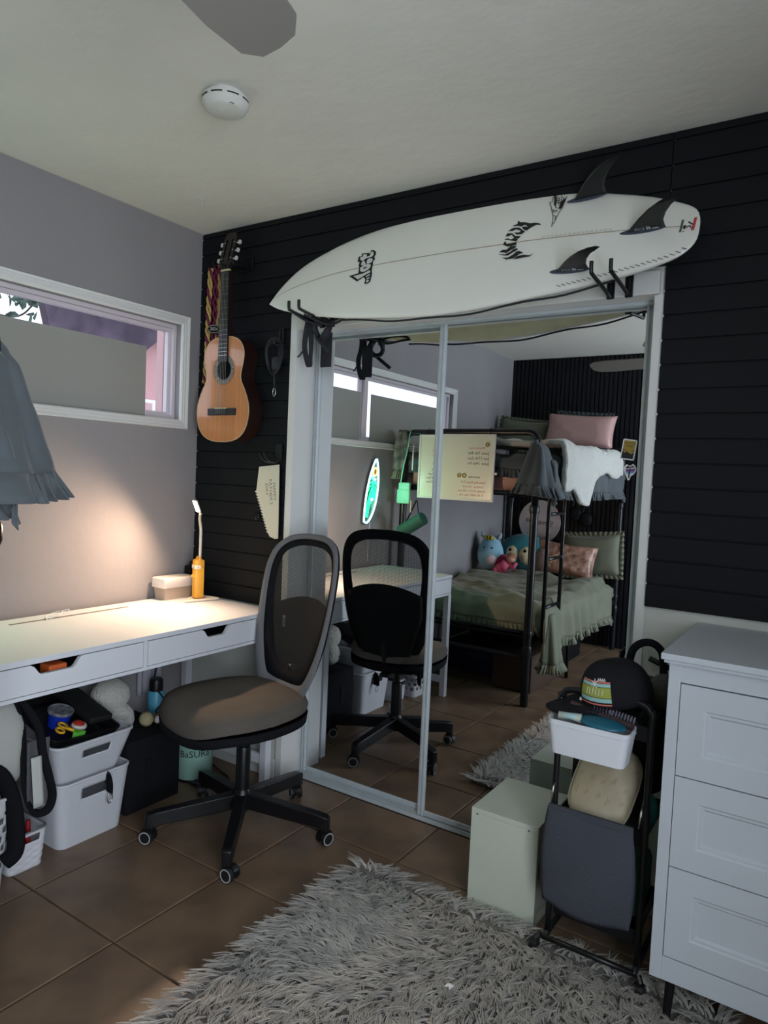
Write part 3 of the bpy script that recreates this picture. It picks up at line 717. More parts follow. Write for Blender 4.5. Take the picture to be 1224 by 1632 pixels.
# crescent of flame-shaped letters
U1, V1 = .0023/8.74, -.0025/8.74
def E(pts): return [(1.599+(.002305*(p[0]-400)+.000505*(p[1]-560))/8.74, .327-(.000457*(p[0]-400)+.002637*(p[1]-560))/8.74) for p in pts]
flames = [[(400,550),(430,575),(500,575),(570,590),(640,580),(700,590),(722,610),(660,608),(590,640),(520,690),(480,680),(450,640),(500,635),(540,640),(500,610),(440,635),(400,625),(315,632),(390,600)],
 [(320,660),(360,650),(420,650),(460,680),(500,705),(450,740),(380,745),(340,720),(420,715),(440,690),(370,675),(320,700),(250,703)],
 [(250,730),(320,730),(360,765),(440,765),(410,800),(350,800),(310,750),(270,770),(218,775)],
 [(200,820),(250,800),(300,815),(340,795),(400,805),(380,840),(300,830),(260,822)],
 [(205,850),(230,845),(235,880),(300,870),(380,850),(380,885),(300,905),(250,915),(190,890)],
 [(130,995),(180,960),(240,955),(300,905),(385,900),(360,930),(300,960),(240,1000),(190,995)],
 [(115,1020),(220,1020),(290,985),(340,945),(390,930),(400,950),(330,990),(260,1035),(200,1035)],
 [(175,1065),(260,1062),(330,1020),(380,975),(420,965),(480,990),(420,1010),(370,1050),(330,1070),(250,1085),(215,1118),(240,1085)],
 [(330,1085),(400,1035),(480,1015),(560,1020),(625,990),(560,1035),(480,1050),(400,1070)]]
dec('tribal_logo', [E(p) for p in flames], M_ink, 0.0004)
g = G()
sk = [[(940,140),(915,230),(900,330),(930,380),(985,385)],[(905,200),(880,250),(870,300),(835,310)],[(840,300),(860,380),(880,480),(875,560),(860,635)],[(1075,220),(1040,290),(1000,380),(940,480),(900,570),(870,605)],[(1050,250),(1010,350),(960,400)],[(880,400),(890,440),(940,420),(890,405)],[(990,150),(1005,230),(985,310)],[(920,250),(975,245)],[(920,280),(980,275)],[(925,310),(985,305)],[(960,180),(985,190)],[(890,480),(920,500),(900,540)],[(1030,230),(1010,300)],[(940,200),(935,300)],[(965,240),(960,330)]]
for s_ in sk: stroke(g, E(s_), .0022, FO, OUT*.0004)
for s_ in ([(900,210),(930,180),(925,350),(905,340)],[(985,300),(1075,225),(1000,390),(960,375)]): flat(g, E(s_), FO, OUT*.0004)
g.build('sketch_logo', M_ink, t)
# tail stamp (green, dark and red marks)
g = G(); flat(g, [(2.127, .185), (2.133, .185), (2.137, .228), (2.130, .228)], FO, OUT*.0004); g.build('tail_stamp_green', mat('stamp_green', (70, 96, 76), .6), t)
g = G(); flat(g, [(2.160, .186), (2.168, .186), (2.172, .230), (2.164, .230)], FO, OUT*.0004); flat(g, [(2.137, .185), (2.141, .185), (2.141, .188), (2.137, .188)], FO, OUT*.0004); g.build('tail_stamp_red', mat('stamp_red', (190, 60, 66), .6), t)
g = G(); flat(g, [(2.136, .196), (2.144, .194), (2.145, .206), (2.138, .208)], FO, OUT*.0004)
stroke(g, [(2.149, .218), (2.162, .207)], .004, FO, OUT*.0004); stroke(g, [(2.146, .198), (2.155, .204), (2.160, .194)], .003, FO, OUT*.0004); g.build('tail_stamp_dark', mat('stamp_dark', (58, 44, 44), .6), t)
# faint pencil writing on the stringer
g = G()
for k in range(16):
    x = 1.70+.0145*k; y = interp(strd, x)+.007
    stroke(g, [(x, y-.003), (x+.003, y+.004), (x+.006, y-.003), (x+.009, y+.003)], .0008, FO, OUT*.0004)
g.build('pencil_writing', mat('pencil', (150, 146, 130), .8), t)
# dashes along the tail rail
g = G()
for k in range(24):
    x = 1.79+(2.149-1.79)*k/23; y = interp(botd, x)+.006
    stroke(g, [(x-.007, y+.0035), (x+.008, y-.004)], .0022, FO @ Matrix.Translation((0, 0, OUT*-.001)), OUT*.002)
g.build('rail_dashes', M_ink, t)
# fins
M_fin = mat('black_fin', (17, 18, 21), .35)
M_finb = mat('fin_box', (62, 68, 80), .35, bump=.2, bscale=400)
finp = [(0, 0), (.115, 0), (.113, .012), (.113, .035), (.124, .062), (.143, .090), (.172, .116), (.184, .124), (.172, .130), (.146, .126), (.112, .111), (.078, .086), (.045, .053), (.018, .021)]
def fin(x, y, ang, cant, sc=1.0, txt=True):
    c, s_ = math.cos(ang), math.sin(ang)
    ux = FB.to_3x3() @ Vector((c, s_, 0)); no = FB.to_3x3() @ Vector((0, 0, OUT)); ac = FB.to_3x3() @ Vector((-s_, c, 0))
    nv = (no*math.cos(cant)+ac*math.sin(cant)).normalized()
    o = FB @ Vector((x, y, OUT*-.001))
    F = frame(o, ux, nv)
    g = G(); pts = [(p[0]*sc, p[1]*sc) for p in finp]
    cen = (.07*sc, .045*sc); a = [g._v(F @ Vector((p[0], p[1], 0))) for p in pts]
    for sgn in (-1, 1):
        inn = [g._v(F @ Vector((cen[0]+(p[0]-cen[0])*.82, max(0, cen[1]+(p[1]-cen[1])*.82), sgn*.0035))) for p in pts]
        for i in range(len(pts)): g._f([a[i], a[(i+1) % len(pts)], inn[(i+1) % len(pts)], inn[i]])
        g._f(inn)
    f = g.build('fin', M_fin, t)
    g = G(); g.T = frame(FB @ Vector((x+.045*c, y+.045*s_, 0)), ux, ac); g.ball((0, 0, 0), (.066, .011, .004), 20, 8); g.build('fin_plug', M_finb, f, smooth='all')
    if txt:
        F3 = frame(o, ux, nv); side = -1 if (F3.to_3x3() @ Vector((0, 0, 1))).dot(Vector((CX, CY, CZ))-o) < 0 else 1
        FT = frame(F3 @ Vector((.060*sc, .012*sc, side*.0042)), ux, nv)
        if side > 0: 
            g = G(); put_text(g, 'FCS', .014, FT @ Matrix.Translation((-.018, 0, 0)), .0004, 1.3); flat(g, [(.002, -.005), (.006, -.005), (.006, .010), (.002, .008)], FT); flat(g, [(.008, -.005), (.013, -.005), (.013, .006), (.008, .008)], FT); flat(g, [(.017, -.004), (.036, -.004), (.036, 0), (.017, 0)], FT)
        else:
            F4 = frame(FT.translation, -ux, nv); g = G(); put_text(g, 'FCS', .014, F4 @ Matrix.Translation((.018, 0, 0)), .0004, 1.3)
        g.build('fin_print', mat('fin_print_white', (190, 196, 204), .5), f)
    return f
fin(1.973, .213, 0, 0, 1.0)
fin(1.770, .104, math.radians(-3), math.radians(-7), .95)
fin(1.780, .372, math.radians(3), math.radians(9), .95, txt=False)

# hooks that carry the board
def rack(x0, x1, label, z=1.972, group='surfboard rack hooks'):
    t = thing('wall_hook', label, 'hook', ((x0+x1)/2, -.02, z), group=group)
    for x in (x0, x1):
        g = G().tube(spline([(x, -.022, z+.045), (x, -.022, z-.004), (x, -.034, z-.012), (x, -.12, z-.002), (x, -.215, z+.008), (x, -.228, z+.014), (x, -.230, z+.042)], 5), .0062, 8)
        g.build('prong', M_blk, t, smooth='all')
        G().box((x-.012, -.024, z-.02), (x+.012, -.0165, z+.052), .002).build('plate', M_blk, t)
rack(.742, .792, 'left pair of black prongs carrying the surfboard nose')
rack(1.915, 1.972, 'right pair of black prongs carrying the surfboard tail')
# leash hanging on the left hooks
t = thing('surfboard_leash', 'black surfboard leash and velcro cuff hanging from the left hooks', 'leash', (.78, -.07, 1.8))
M_strap = mat('leash_webbing', (30, 31, 38), .7, bump=.2, bscale=200)
g = G()
for dx in (0, .008, .016): g.tube(spline([(.700+dx, -.07, 1.985), (.695+dx, -.075, 1.93), (.685+dx, -.07, 1.87), (.70+dx, -.068, 1.81), (.715+dx, -.07, 1.79), (.722+dx*.6, -.07, 1.83), (.718+dx, -.07, 1.90), (.712+dx, -.072, 1.97), (.735, -.075, 1.985)], 5), .0048, 7)
g.tube(spline([(.690, -.07, 1.86), (.672, -.075, 1.835), (.662, -.075, 1.83)], 4), .0035, 6)
g.build('cord_loop', M_strap, t, smooth='all')
g = G(); g.tube([(.785+.034*math.cos(a), -.075+.01*math.sin(a*2), 1.932+.040*math.sin(a)) for a in [2*PI*k/24 for k in range(24)]], .010, 8, closed=True, flat=1.6); g.build('cuff', M_strap, t, smooth='all')
g = G(); g.tube([(.74, -.07, 1.935), (.765, -.09, 1.90), (.80, -.10, 1.872), (.845, -.105, 1.838)], .008, 6, flat=.25); g.build('strap', M_strap, t, smooth='all')
g = G().box((.745, -.030, 1.79), (.80, -.024, 1.93), .002); g.build('velcro_tail', M_strap, t)
g = G(); g.tube(spline([(.742, -.20, 1.975), (.76, -.14, 1.955), (.79, -.09, 1.95), (.84, -.07, 1.965), (.90, -.09, 1.973), (.94, -.12, 1.965), (.90, -.10, 1.955), (.84, -.09, 1.945), (.80, -.12, 1.955), (.77, -.17, 1.972)], 5), .0048, 7); g.build('coil', M_strap, t, smooth='all')
g = G(); P = []
for k in range(30):
    x = .92+(1.95-.92)*k/29; y = interp(botd, x); p = FB @ Vector((x, y-.006+(.004*math.sin(k*.7)), -OUT*(.028))); P.append(p)
g.tube(P, .0035, 7); g.build('leash_cord', M_strap, t, smooth='all')

# ================================================================== GUITAR
M_top = mat('cedar_top', (196, 128, 76), .22, var=.10, vscale=3, stretch=(14, 14, .5), coat=.6)
M_side = mat('dark_wood_sides', (40, 22, 18), .3, coat=.4)
M_fb = mat('fretboard', (26, 24, 26), .45)
t = thing('guitar', 'classical guitar with honey wood top hanging left of the mirror doors', 'guitar', (.262, -.06, 1.47))
GX = .262; FG = frame((.256, -.098, 1.474), (1, 0, 0), (.062, 0, 1))   # y up along the neck; z = x cross y -> -y world?
gy = (FG.to_3x3() @ Vector((0, 0, 1))).y; GO = 1 if gy < 0 else -1   # direction towards the room
half = [(0, 0), (.06, .004), (.115, .025), (.148, .065), (.162, .12), (.158, .17), (.135, .225), (.112, .265), (.108, .30), (.118, .34), (.124, .375), (.118, .41), (.095, .442), (.055, .46), (0, .465)]
half = [(p.x, p.y) for p in spline([(a, b, 0) for a, b in half], 3)]
outline = half + [(-x, y) for x, y in half[-2:0:-1]]
g = G(); g.prism(outline, FG @ Matrix.Translation((0, 0, -GO*.002)), -GO*.080); g.build('body', M_side, t, smooth=True)
g = G(); g.prism([(x*.985, .232+(y-.232)*.985) for x, y in outline], FG @ Matrix.Translation((0, 0, -GO*.0019)), GO*.0025); g.build('soundboard', M_top, t)
g = G(); rim = []
g.tube([FG @ Vector((x*.992, .232+(y-.232)*.992, GO*.0)) for x, y in outline], .0022, 6, closed=True); g.build('binding', mat('cream_binding', (198, 168, 128), .4), t, smooth='all')
def disc(g, c, r, F, lift, seg=28, r0=0):
    if r0 <= 0: g.mesh([F @ Vector((c[0]+r*math.cos(2*PI*k/seg), c[1]+r*math.sin(2*PI*k/seg), lift)) for k in range(seg)], [tuple(range(seg))])
    else: g.mesh([F @ Vector((c[0]+q*math.cos(2*PI*k/seg), c[1]+q*math.sin(2*PI*k/seg), lift)) for q in (r0, r) for k in range(seg)], [(k, (k+1) % seg, seg+(k+1) % seg, seg+k) for k in range(seg)])
SH = (0.003, .318)
g = G(); disc(g, SH, .063, FG, GO*.0010, 32, .043); ro = g.build('rosette', mat('rosette_mosaic', (150, 140, 128), .4, rgb2=(70, 70, 66), vscale=160), t)
g = G(); disc(g, SH, .0435, FG, GO*.0012, 32); g.build('soundhole', M_dark, t)
g = G(); disc(g, SH, .066, FG, GO*.0011, 32, .0645); disc(g, SH, .0445, FG, GO*.0014, 32, .042); g.build('rosette_ring', M_ink, ro)
NW = .026
g = G(); g.prism([(-.028, .352), (.028, .352), (.0245, .745), (-.0245, .745)], FG @ Matrix.Translation((0, 0, 0)), GO*.009); g.build('fretboard', M_fb, t)
g = G(); g.prism([(-.024, .462), (.024, .462), (.022, .75), (-.022, .75)], FG @ Matrix.Translation((0, 0, -GO*.018)), GO*.018); g.build('neck', M_side, t)
for k in range(15):
    y = .745-(.745-.115)*(1-2**(-(k+1)/12.0))
    if y > .358: g = G(); g.T = FG; g.box((-.026, y-.0008, GO*.0085), (.026, y+.0008, GO*.0102)); g.build('fret', M_steel, t)
g = G(); g.T = FG; g.box((-.0245, .745, 0), (.0245, .752, GO*.012)); g.build('nut', mat('bone', (216, 204, 150), .5), t)
FHd = FG @ Matrix.Translation((0, .752, GO*.002)) @ Matrix.Rotation(-GO*math.radians(14), 4, 'X')
g = G(); g.prism([(-.027, 0), (.027, 0), (.036, .022), (.038, .14), (.030, .165), (.012, .172), (0, .166), (-.012, .172), (-.030, .165), (-.038, .14), (-.036, .022)], FHd, GO*.016); hdst = g.build('headstock', mat('headstock_wood', (34, 26, 26), .35), t)
for sx in (-1, 1):
    g = G(); g.T = FHd
    g.box((sx*.013, .035, GO*.0155), (sx*.021, .135, GO*.017)); g.build('slot', M_dark, hdst)
    for k in range(3):
        y = .045+.038*k
        g = G(); g.T = FHd; g.tube([(sx*.036, y, GO*.008), (sx*.048, y, GO*.008)], .003, 8); g.box((sx*.047, y-.009, GO*.001), (sx*.060, y+.009, GO*.013), .003); g.build('tuner', mat('pearl_button', (206, 206, 204), .3), hdst, smooth=True)
        g = G(); g.T = FHd; disc(g, (sx*.028, y), .004, Matrix.Identity(4), GO*.0168, 12); g.build('post', M_steel, hdst)
g = G(); g.T = FG; g.box((-.085, .118, GO*.001), (-.034, .148, GO*.008)).box((.034, .118, GO*.001), (.085, .148, GO*.008)).box((-.034, .118, GO*.001), (.034, .150, GO*.009)); br = g.build('bridge', M_fb, t)
g = G(); g.T = FG; g.box((-.038, .147, GO*.009), (.038, .1505, GO*.012)); g.build('saddle', mat('bone', (216, 204, 150), .5), br)
for k in range(6):
    x0 = -.022+.0088*k; x1 = -.019+.0076*k
    G().tube([FG @ Vector((x0*1.25, .125, GO*.010)), FG @ Vector((x0*1.25, .149, GO*.0125)), FG @ Vector((x1, .748, GO*.0125)), FHd @ Vector((x1*1.2, .05, GO*.017))], .0004 if k > 2 else .0006, 5).build('string', mat('nylon', (150, 148, 144), .4), t)
t2 = thing('guitar_hanger', 'black wall hook holding the guitar headstock', 'hook', (.30, -.03, 2.24))
G().box((.255, -.022, 2.235), (.335, -.0135, 2.30), .003).build('plate', M_blk, t2)
for dx in (-.034, .034): G().tube([(.297+dx*.6, -.02, 2.25), (.297+dx, -.06, 2.236), (.297+dx, -.135, 2.238), (.297+dx, -.143, 2.252)], .0045, 8).build('prong', M_blk, t2, smooth='all')

# braided honor cord with charm
M_gold = mat('gold_cord', (192, 160, 92), .6, bump=.3, bscale=200); M_maroon = mat('maroon_cord', (112, 20, 62), .6, bump=.3, bscale=200)
t = thing('honor_cord', 'braided maroon and gold cord lei hanging in the corner beside the guitar', 'cord', (.11, -.03, 1.73))
def braid(pts, rr, mts, nm):
    P = [Vector(p) for p in spline(pts, 10)]; n = len(P)
    for j, m_ in enumerate(mts):
        Q = []
        for i, p in enumerate(P):
            a = i*.85+j*2*PI/len(mts); Q.append(p+Vector((math.cos(a)*rr, math.sin(a)*rr*.7, 0)))
        G().tube(Q, rr*.62, 6).build(nm, m_, t, smooth='all')
braid([(.085, -.035, 2.27), (.080, -.035, 2.12), (.078, -.035, 1.98), (.075, -.035, 1.86), (.068, -.035, 1.75)], .0095, (M_gold, M_gold, M_maroon), 'strand')
braid([(.150, -.035, 2.275), (.152, -.035, 2.14), (.150, -.035, 2.02), (.140, -.035, 1.92), (.115, -.035, 1.80), (.085, -.035, 1.74)], .0095, (M_gold, M_maroon, M_gold), 'strand')
braid([(.118, -.030, 2.28), (.115, -.030, 2.14), (.118, -.030, 2.0), (.105, -.030, 1.88), (.09, -.030, 1.80)], .010, (M_maroon, M_maroon), 'strand')
braid([(.178, -.030, 2.265), (.172, -.030, 2.18), (.160, -.030, 2.08)], .007, (M_maroon, M_maroon), 'strand')
g = G().tube([(.158, -.045, 2.16), (.168, -.047, 2.10), (.155, -.048, 2.04), (.148, -.048, 2.0)], .006, 6, flat=.4); g.build('ribbon', mat('gold_ribbon', (180, 150, 92), .4), t)
tag(G().tube([(.12, -.015, 2.278), (.12, -.030, 2.272), (.12, -.052, 2.276), (.12, -.055, 2.29)], .004, 8).build('cord_hook', M_blk, smooth='all'), 'small black hook holding the braided cord beside the ceiling corner', 'hook')
t = thing('charm', 'small black oval charm reading 2024 on the braided cord', 'charm', (.15, -.06, 1.97))
FC = frame((.150, -.060, 1.985), (1, 0, -.12), (0, 0, 1)); CO = 1 if (FC.to_3x3() @ Vector((0, 0, 1))).y < 0 else -1
g = G(); g.prism([(.045*math.cos(2*PI*k/24), .020*math.sin(2*PI*k/24)) for k in range(24)], FC, CO*.004); g.build('plate', M_blkm, t)
g = G(); g.tube([FC @ Vector((.041*math.cos(2*PI*k/24), .017*math.sin(2*PI*k/24), CO*.0045)) for k in range(24)], .0009, 5, closed=True); put_text(g, '2024', .020, FC, CO*.0048, 1.25); g.build('lettering', mat('silver_print', (205, 200, 185), .4), t)

# headphones/cable bundle, wall hook, saw card, tiny hook
t = thing('earphones', 'black earphone cable bundle with carabiner on a hook left of the door frame', 'cable', (.49, -.03, 1.66))
M_cab = mat('cable_black', (34, 35, 42), .5)
g = G().box((.505, -.024, 1.90), (.517, -.0135, 1.965), .002).box((.524, -.024, 1.905), (.534, -.0135, 1.968), .002); g.tube([(.511, -.02, 1.905), (.511, -.055, 1.90), (.511, -.06, 1.915)], .004, 7); g.build('hook', M_blk, t)
for k in range(4):
    rx, rz_ = .030+.006*k, .062+.006*k; cx = .487+.006*k
    G().tube([(cx+rx*math.cos(a), -.035-.004*k+.008*math.sin(2*a), 1.845+rz_*math.sin(a)) for a in [2*PI*q/26 for q in range(26)]], .0027, 6, closed=True).build('cord_loop', M_cab, t, smooth='all')
G().box((.490, -.05, 1.79), (.530, -.025, 1.845), .008).build('earpiece', M_cab, t, smooth=True)
G().tube([(.505, -.04, 1.80), (.503, -.038, 1.74), (.505, -.036, 1.71)], .004, 7).build('tail', M_cab, t, smooth='all')
G().tube([(.503+.008*math.cos(a), -.036, 1.695+.018*math.sin(a)) for a in [2*PI*q/16 for q in range(16)]], .0025, 6, closed=True).build('carabiner', M_steel, t, smooth='all')
t = thing('coat_hook', 'empty double black wall hook above the saw-shaped card', 'hook', (.50, -.03, 1.39))
G().box((.508, -.024, 1.40), (.548, -.0135, 1.475), .003).build('plate', M_blk, t)
for dx in (0, .026): G().tube(spline([(.515+dx, -.02, 1.41), (.50+dx, -.045, 1.392), (.478+dx, -.065, 1.405), (.462+dx, -.07, 1.432)], 5), .0045, 8).build('prong', M_blk, t, smooth='all')
M_card = mat('cream_card', (216, 212, 192), .7)
t = thing('saw_card', 'cream saw-shaped card with pencil lettering hung beside the door frame', 'card', (.48, -.02, 1.07))
FK = frame((.0, -.026, 0), (1, 0, 0), (0, 0, 1)); KO = -1 if (FK.to_3x3() @ Vector((0, 0, 1))).y > 0 else 1
saw = [(.423, 1.372), (.540, 1.385), (.545, 1.20), (.548, 1.066), (.53, 1.062), (.500, 1.070), (.4935, 1.078)]
zz = 1.085; xx = .4925
teeth = []
for k in range(15):
    q = k/15; teeth += [(.4925-.079*q, 1.082+.182*q), (.4925-.079*(q+.5/15)-.014, 1.082+.182*(q+.85/15))]
saw += teeth + [(.411, 1.268)]
g = G(); g.prism(saw, FK, KO*.002); g.build('blade', M_card, t)
g = G(); FT = frame((.488, -.026-.0022, 1.27), (0.10, 0, -1), (1, 0, .10))
g = G()
for txt, off, up_ in (('HAPPY', .030, .006), ('FATHER\'S', .008, .0), ('DAY', -.014, .012)):
    Fq = FT @ Matrix.Translation((.006 if txt != 'DAY' else -.006, off, 0)); put_text(g, txt, .023, Fq, .0004 if (FT.to_3x3() @ Vector((0,0,1))).y < 0 else -.0004, 1.15)
g.build('lettering', mat('pencil_grey', (120, 112, 100), .8), t)
tag(G().tube([(.419, -.014, 1.175), (.419, -.030, 1.165), (.419, -.034, 1.150), (.419, -.028, 1.140)], .006, 8).box((.411, -.019, 1.145), (.427, -.0135, 1.185), .002).build('small_hook', M_blk, smooth=True), 'tiny empty black hook on the boards left of the saw card teeth', 'hook')

# ceiling things
t = thing('smoke_detector', 'round white smoke detector on the ceiling', 'smoke detector', (1.007, -.832, H))
G().lathe([(.052, -.0005), (.052, -.012), (.066, -.013), (.068, -.018), (.068, -.030), (.064, -.034), (.058, -.046), (.050, -.050), (.0, -.051)], (1.007, -.832, H), 40, caps=False).build('housing', mat('detector_white', (214, 214, 208), .5), t, smooth=True)
g = G()
for k in range(9):
    a0 = 2*PI*k/9
    for q in range(5):
        a, b = a0+.10*q, a0+.10*(q+1)
        g.mesh([(1.007+.0684*math.cos(x), -.832+.0684*math.sin(x), H-z) for z in (.0225, .0265) for x in (a, b)], [(0, 1, 3, 2)])
g.build('vent', M_dark, t)
G().lathe([(.0, -.0512), (.012, -.0512), (.012, -.053), (.0, -.053)], (1.0, -.840, H), 20, caps=False).build('test_button', mat('detector_white', (0, 0, 0)), t)
g = G()
for k in range(4): g.box((1.040+.006*k, -.861, H-.0475), (1.042+.006*k, -.849, H-.0485))
g.build('speaker_slots', M_dark, t)
g = G().lathe([(.010, -.0005), (.010, -.004), (.003, -.006), (.003, -.014)], (.325, -.31, H), 14); g.tube([(.325, -.31, H-.012), (.331, -.31, H-.020), (.325, -.31, H-.028), (.319, -.31, H-.022)], .0022, 6)
tag(g.build('ceiling_hook', mat('white_hook', (200, 200, 196), .5), smooth=True), 'small white screw hook in the ceiling near the corner', 'hook')
t = thing('ceiling_fan', 'white ceiling fan with long pale blades above the room centre', 'fan', (1.80, -2.0, H))
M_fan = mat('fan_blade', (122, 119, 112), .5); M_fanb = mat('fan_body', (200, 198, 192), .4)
FCX, FCY = 1.80, -2.0
G().lathe([(.065, -.0005), (.065, -.02), (.03, -.05), (.014, -.055), (.014, -.21), (.05, -.22), (.105, -.235), (.115, -.27), (.11, -.31), (.07, -.335), (.0, -.34)], (FCX, FCY, H), 32, caps=False).build('motor', M_fanb, t, smooth=True)
for k in range(4):
    a = math.radians(190+90*k); d = Vector((math.cos(a), math.sin(a), 0)); n = Vector((-d.y, d.x, 0)); o = Vector((FCX, FCY, H-.322))
    F = frame(o, d, (n+Vector((0, 0, -.38))).normalized())
    bl = [(.17, -.045), (.30, -.060), (.55, -.068), (.64, -.060), (.675, -.035), (.68, 0), (.675, .035), (.64, .060), (.55, .068), (.30, .060), (.17, .045)]
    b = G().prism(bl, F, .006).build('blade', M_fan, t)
    G().prism([(.09, -.02), (.22, -.03), (.24, 0), (.22, .03), (.09, .02)], F @ Matrix.Translation((0, 0, -.005)), .004).build('bracket', M_fanb, b)

# ================================================================== DRESSER
M_dr = mat('dresser_white', (190, 196, 202), .5, bump=.01, bscale=30)
t = thing('dresser', 'white three-drawer dresser with framed drawer fronts at the right edge', 'dresser', (2.60, -.25, 0))
X0, X1, Y0, Z0, Z1 = 2.250, 2.95, -.480, .135, .957
g = G(); g.box((X0-.017, Y0-.022, Z1-.016), (X1+.017, -.004, Z1), .002).box((X0-.010, Y0-.015, Z1-.024), (X1+.010, -.004, Z1-.016)); g.build('top', M_dr, t)
G().box((X0, Y0+.001, Z0), (X0+.020, -.006, Z1-.024)).build('side_panel', M_dr, t); G().box((X1-.020, Y0+.001, Z0), (X1, -.006, Z1-.024)).build('side_panel', M_dr, t)
G().box((X0+.020, -.016, Z0), (X1-.020, -.006, Z1-.024)).build('back_panel', M_dr, t)
g = G(); g.box((X0, Y0-.001, Z0), (X0+.028, Y0+.018, Z1-.024), .001).box((X1-.028, Y0-.001, Z0), (X1, Y0+.018, Z1-.024), .001).box((X0+.028, Y0, Z1-.070), (X1-.028, Y0+.018, Z1-.024)).box((X0+.028, Y0, Z0), (X1-.028, Y0+.018, Z0+.060), .001); g.build('face_frame', M_dr, t)
dz0, dz1 = Z0+.062, Z1-.072; hgt = (dz1-dz0)/3
for k in range(3):
    a, b = dz0+k*hgt+.0015, dz0+(k+1)*hgt-.0015; xa, xb = X0+.030, X1-.030
    g = G(); V = {}
    def rct(i, y): return [g._v(p) for p in ((xa+i, y, a+i), (xb-i, y, a+i), (xb-i, y, b-i), (xa+i, y, b-i))]
    R = [rct(0, Y0+.018), rct(0, Y0), rct(.056, Y0), rct(.060, Y0+.003), rct(.066, Y0+.003), rct(.071, Y0+.009)]
    for p, q in zip(R, R[1:]):
        for i in range(4): g._f([p[i], p[(i+1) % 4], q[(i+1) % 4], q[i]])
    g._f(R[-1]); g._f(R[0][::-1])
    d = g.build('drawer', M_dr, t)
    G().box((xa+.01, Y0+.02, a+.02), (xb-.01, -.05, a+.03)).build('drawer_tray', M_dr, d)
for (lx, ly) in ((X0+.03, Y0+.03), (X1-.06, Y0+.03), (X0+.03, -.06), (X1-.06, -.06)): G().tube([(lx+.015, ly+.015, Z0), (lx+.010, ly+.005, .001)], [.013, .009], 8).build('leg', M_blkm, t)

# ================================================================== UNDER THE DESK
def rrect(hx, hy, r, n=4):
    o = []
    for (sx, sy, a0) in ((1, 1, 0), (-1, 1, 90), (-1, -1, 180), (1, -1, 270)):
        for k in range(n+1):
            a = math.radians(a0+k*90/n); o.append((sx*(hx-r)+r*math.cos(a), sy*(hy-r)+r*math.sin(a)))
    return o
def resamp(P, n):
    L = [0]; m_ = len(P)
    for i in range(m_): L.append(L[-1]+math.dist(P[i], P[(i+1) % m_]))
    out = []
    for k in range(n):
        d_ = L[-1]*k/n; i = max(j for j in range(m_) if L[j] <= d_); q = (d_-L[i])/max(1e-9, L[i+1]-L[i])
        a, b = P[i], P[(i+1) % m_]; out.append((a[0]+(b[0]-a[0])*q, a[1]+(b[1]-a[1])*q))
    return out
def basket(t, c, z0, z1, h0, h1, mt, nm='tub', nu=120, nv=24, hole=None, pat=None, rim=.006, wave=0.0, th=.003, label=None):
    """tapered rounded tub; h0/h1 half sizes at bottom/top; hole(x, y, v) removes faces"""
    A = resamp(rrect(h0[0], h0[1], .03), nu); B = resamp(rrect(h1[0], h1[1], .035), nu); g = G(); R = []
    for j in range(nv+1):
        v = j/nv; row = []
        for i in range(nu):
            x = A[i][0]+(B[i][0]-A[i][0])*v; y = A[i][1]+(B[i][1]-A[i][1])*v
            if wave and 0 < j < nv-2: w_ = 1+wave*math.sin(i*PI/2+(j % 2)*PI); x *= w_; y *= w_
            row.append(g._v((c[0]+x, c[1]+y, z0+(z1-z0)*v)))
        R.append(row)
    for j in range(nv):
        for i in range(nu):
            k = (i+1) % nu
            x = (B[i][0]+B[k][0])/2; y = (B[i][1]+B[k][1])/2; v = (j+.5)/nv
            if hole and hole(x, y, v): continue
            if pat and pat(i, j): continue
            g._f([R[j][i], R[j][k], R[j+1][k], R[j+1][i]])
    g._f(R[0][::-1])
    o = g.build(nm, mt, t, smooth=True, solid=th, label=label)
    if rim:
        g = G(); g.tube([(c[0]+p[0], c[1]+p[1], z1) for p in B[::2]], rim, 6, closed=True); g.build('rim', mt, t, smooth='all')
    return o
def grid_plastic(name, rgb):
    mt = mat(name, rgb, .5); N = mt.node_tree.nodes; L = mt.node_tree.links
    tc = N.new('ShaderNodeTexCoord'); br_ = N.new('ShaderNodeTexBrick'); br_.inputs['Scale'].default_value = 1.0; br_.offset = 0.0
    br_.inputs['Brick Width'].default_value = .011; br_.inputs['Row Height'].default_value = .011; br_.inputs['Mortar Size'].default_value = .0022
    mp = N.new('ShaderNodeMapping'); mp.inputs['Rotation'].default_value = (0, 0, 0)
    sp = N.new('ShaderNodeSeparateXYZ'); cb = N.new('ShaderNodeCombineXYZ'); ad = N.new('ShaderNodeMath'); L.new(tc.outputs['Object'], sp.inputs[0]); L.new(sp.outputs['X'], ad.inputs[0]); L.new(sp.outputs['Y'], ad.inputs[1]); L.new(ad.outputs[0], cb.inputs[0]); L.new(sp.outputs['Z'], cb.inputs[1]); L.new(cb.outputs[0], br_.inputs['Vector'])
    bp = N.new('ShaderNodeBump'); bp.inputs['Strength'].default_value = 1.0; bp.inputs['Distance'].default_value = .003; bp.invert = True; L.new(br_.outputs['Fac'], bp.inputs['Height']); L.new(bp.outputs['Normal'], N['Principled BSDF'].inputs['Normal'])
    return mt
M_grid = grid_plastic('woven_white_plastic', (206, 208, 214))
hx = lambda y0, y1, v0, v1: (lambda x, y, v: x > .1 and y0 < y < y1 and v0 < v < v1)
t = thing('storage_basket', 'white woven basket on the floor, lower of the pair under the desk', 'basket', (.26, -.785, 0), group='white storage baskets under the desk')
basket(t, (.255, -.785), .001, .235, (.128, .125), (.150, .148), M_grid, hole=hx(-.06, .06, .72, .88))
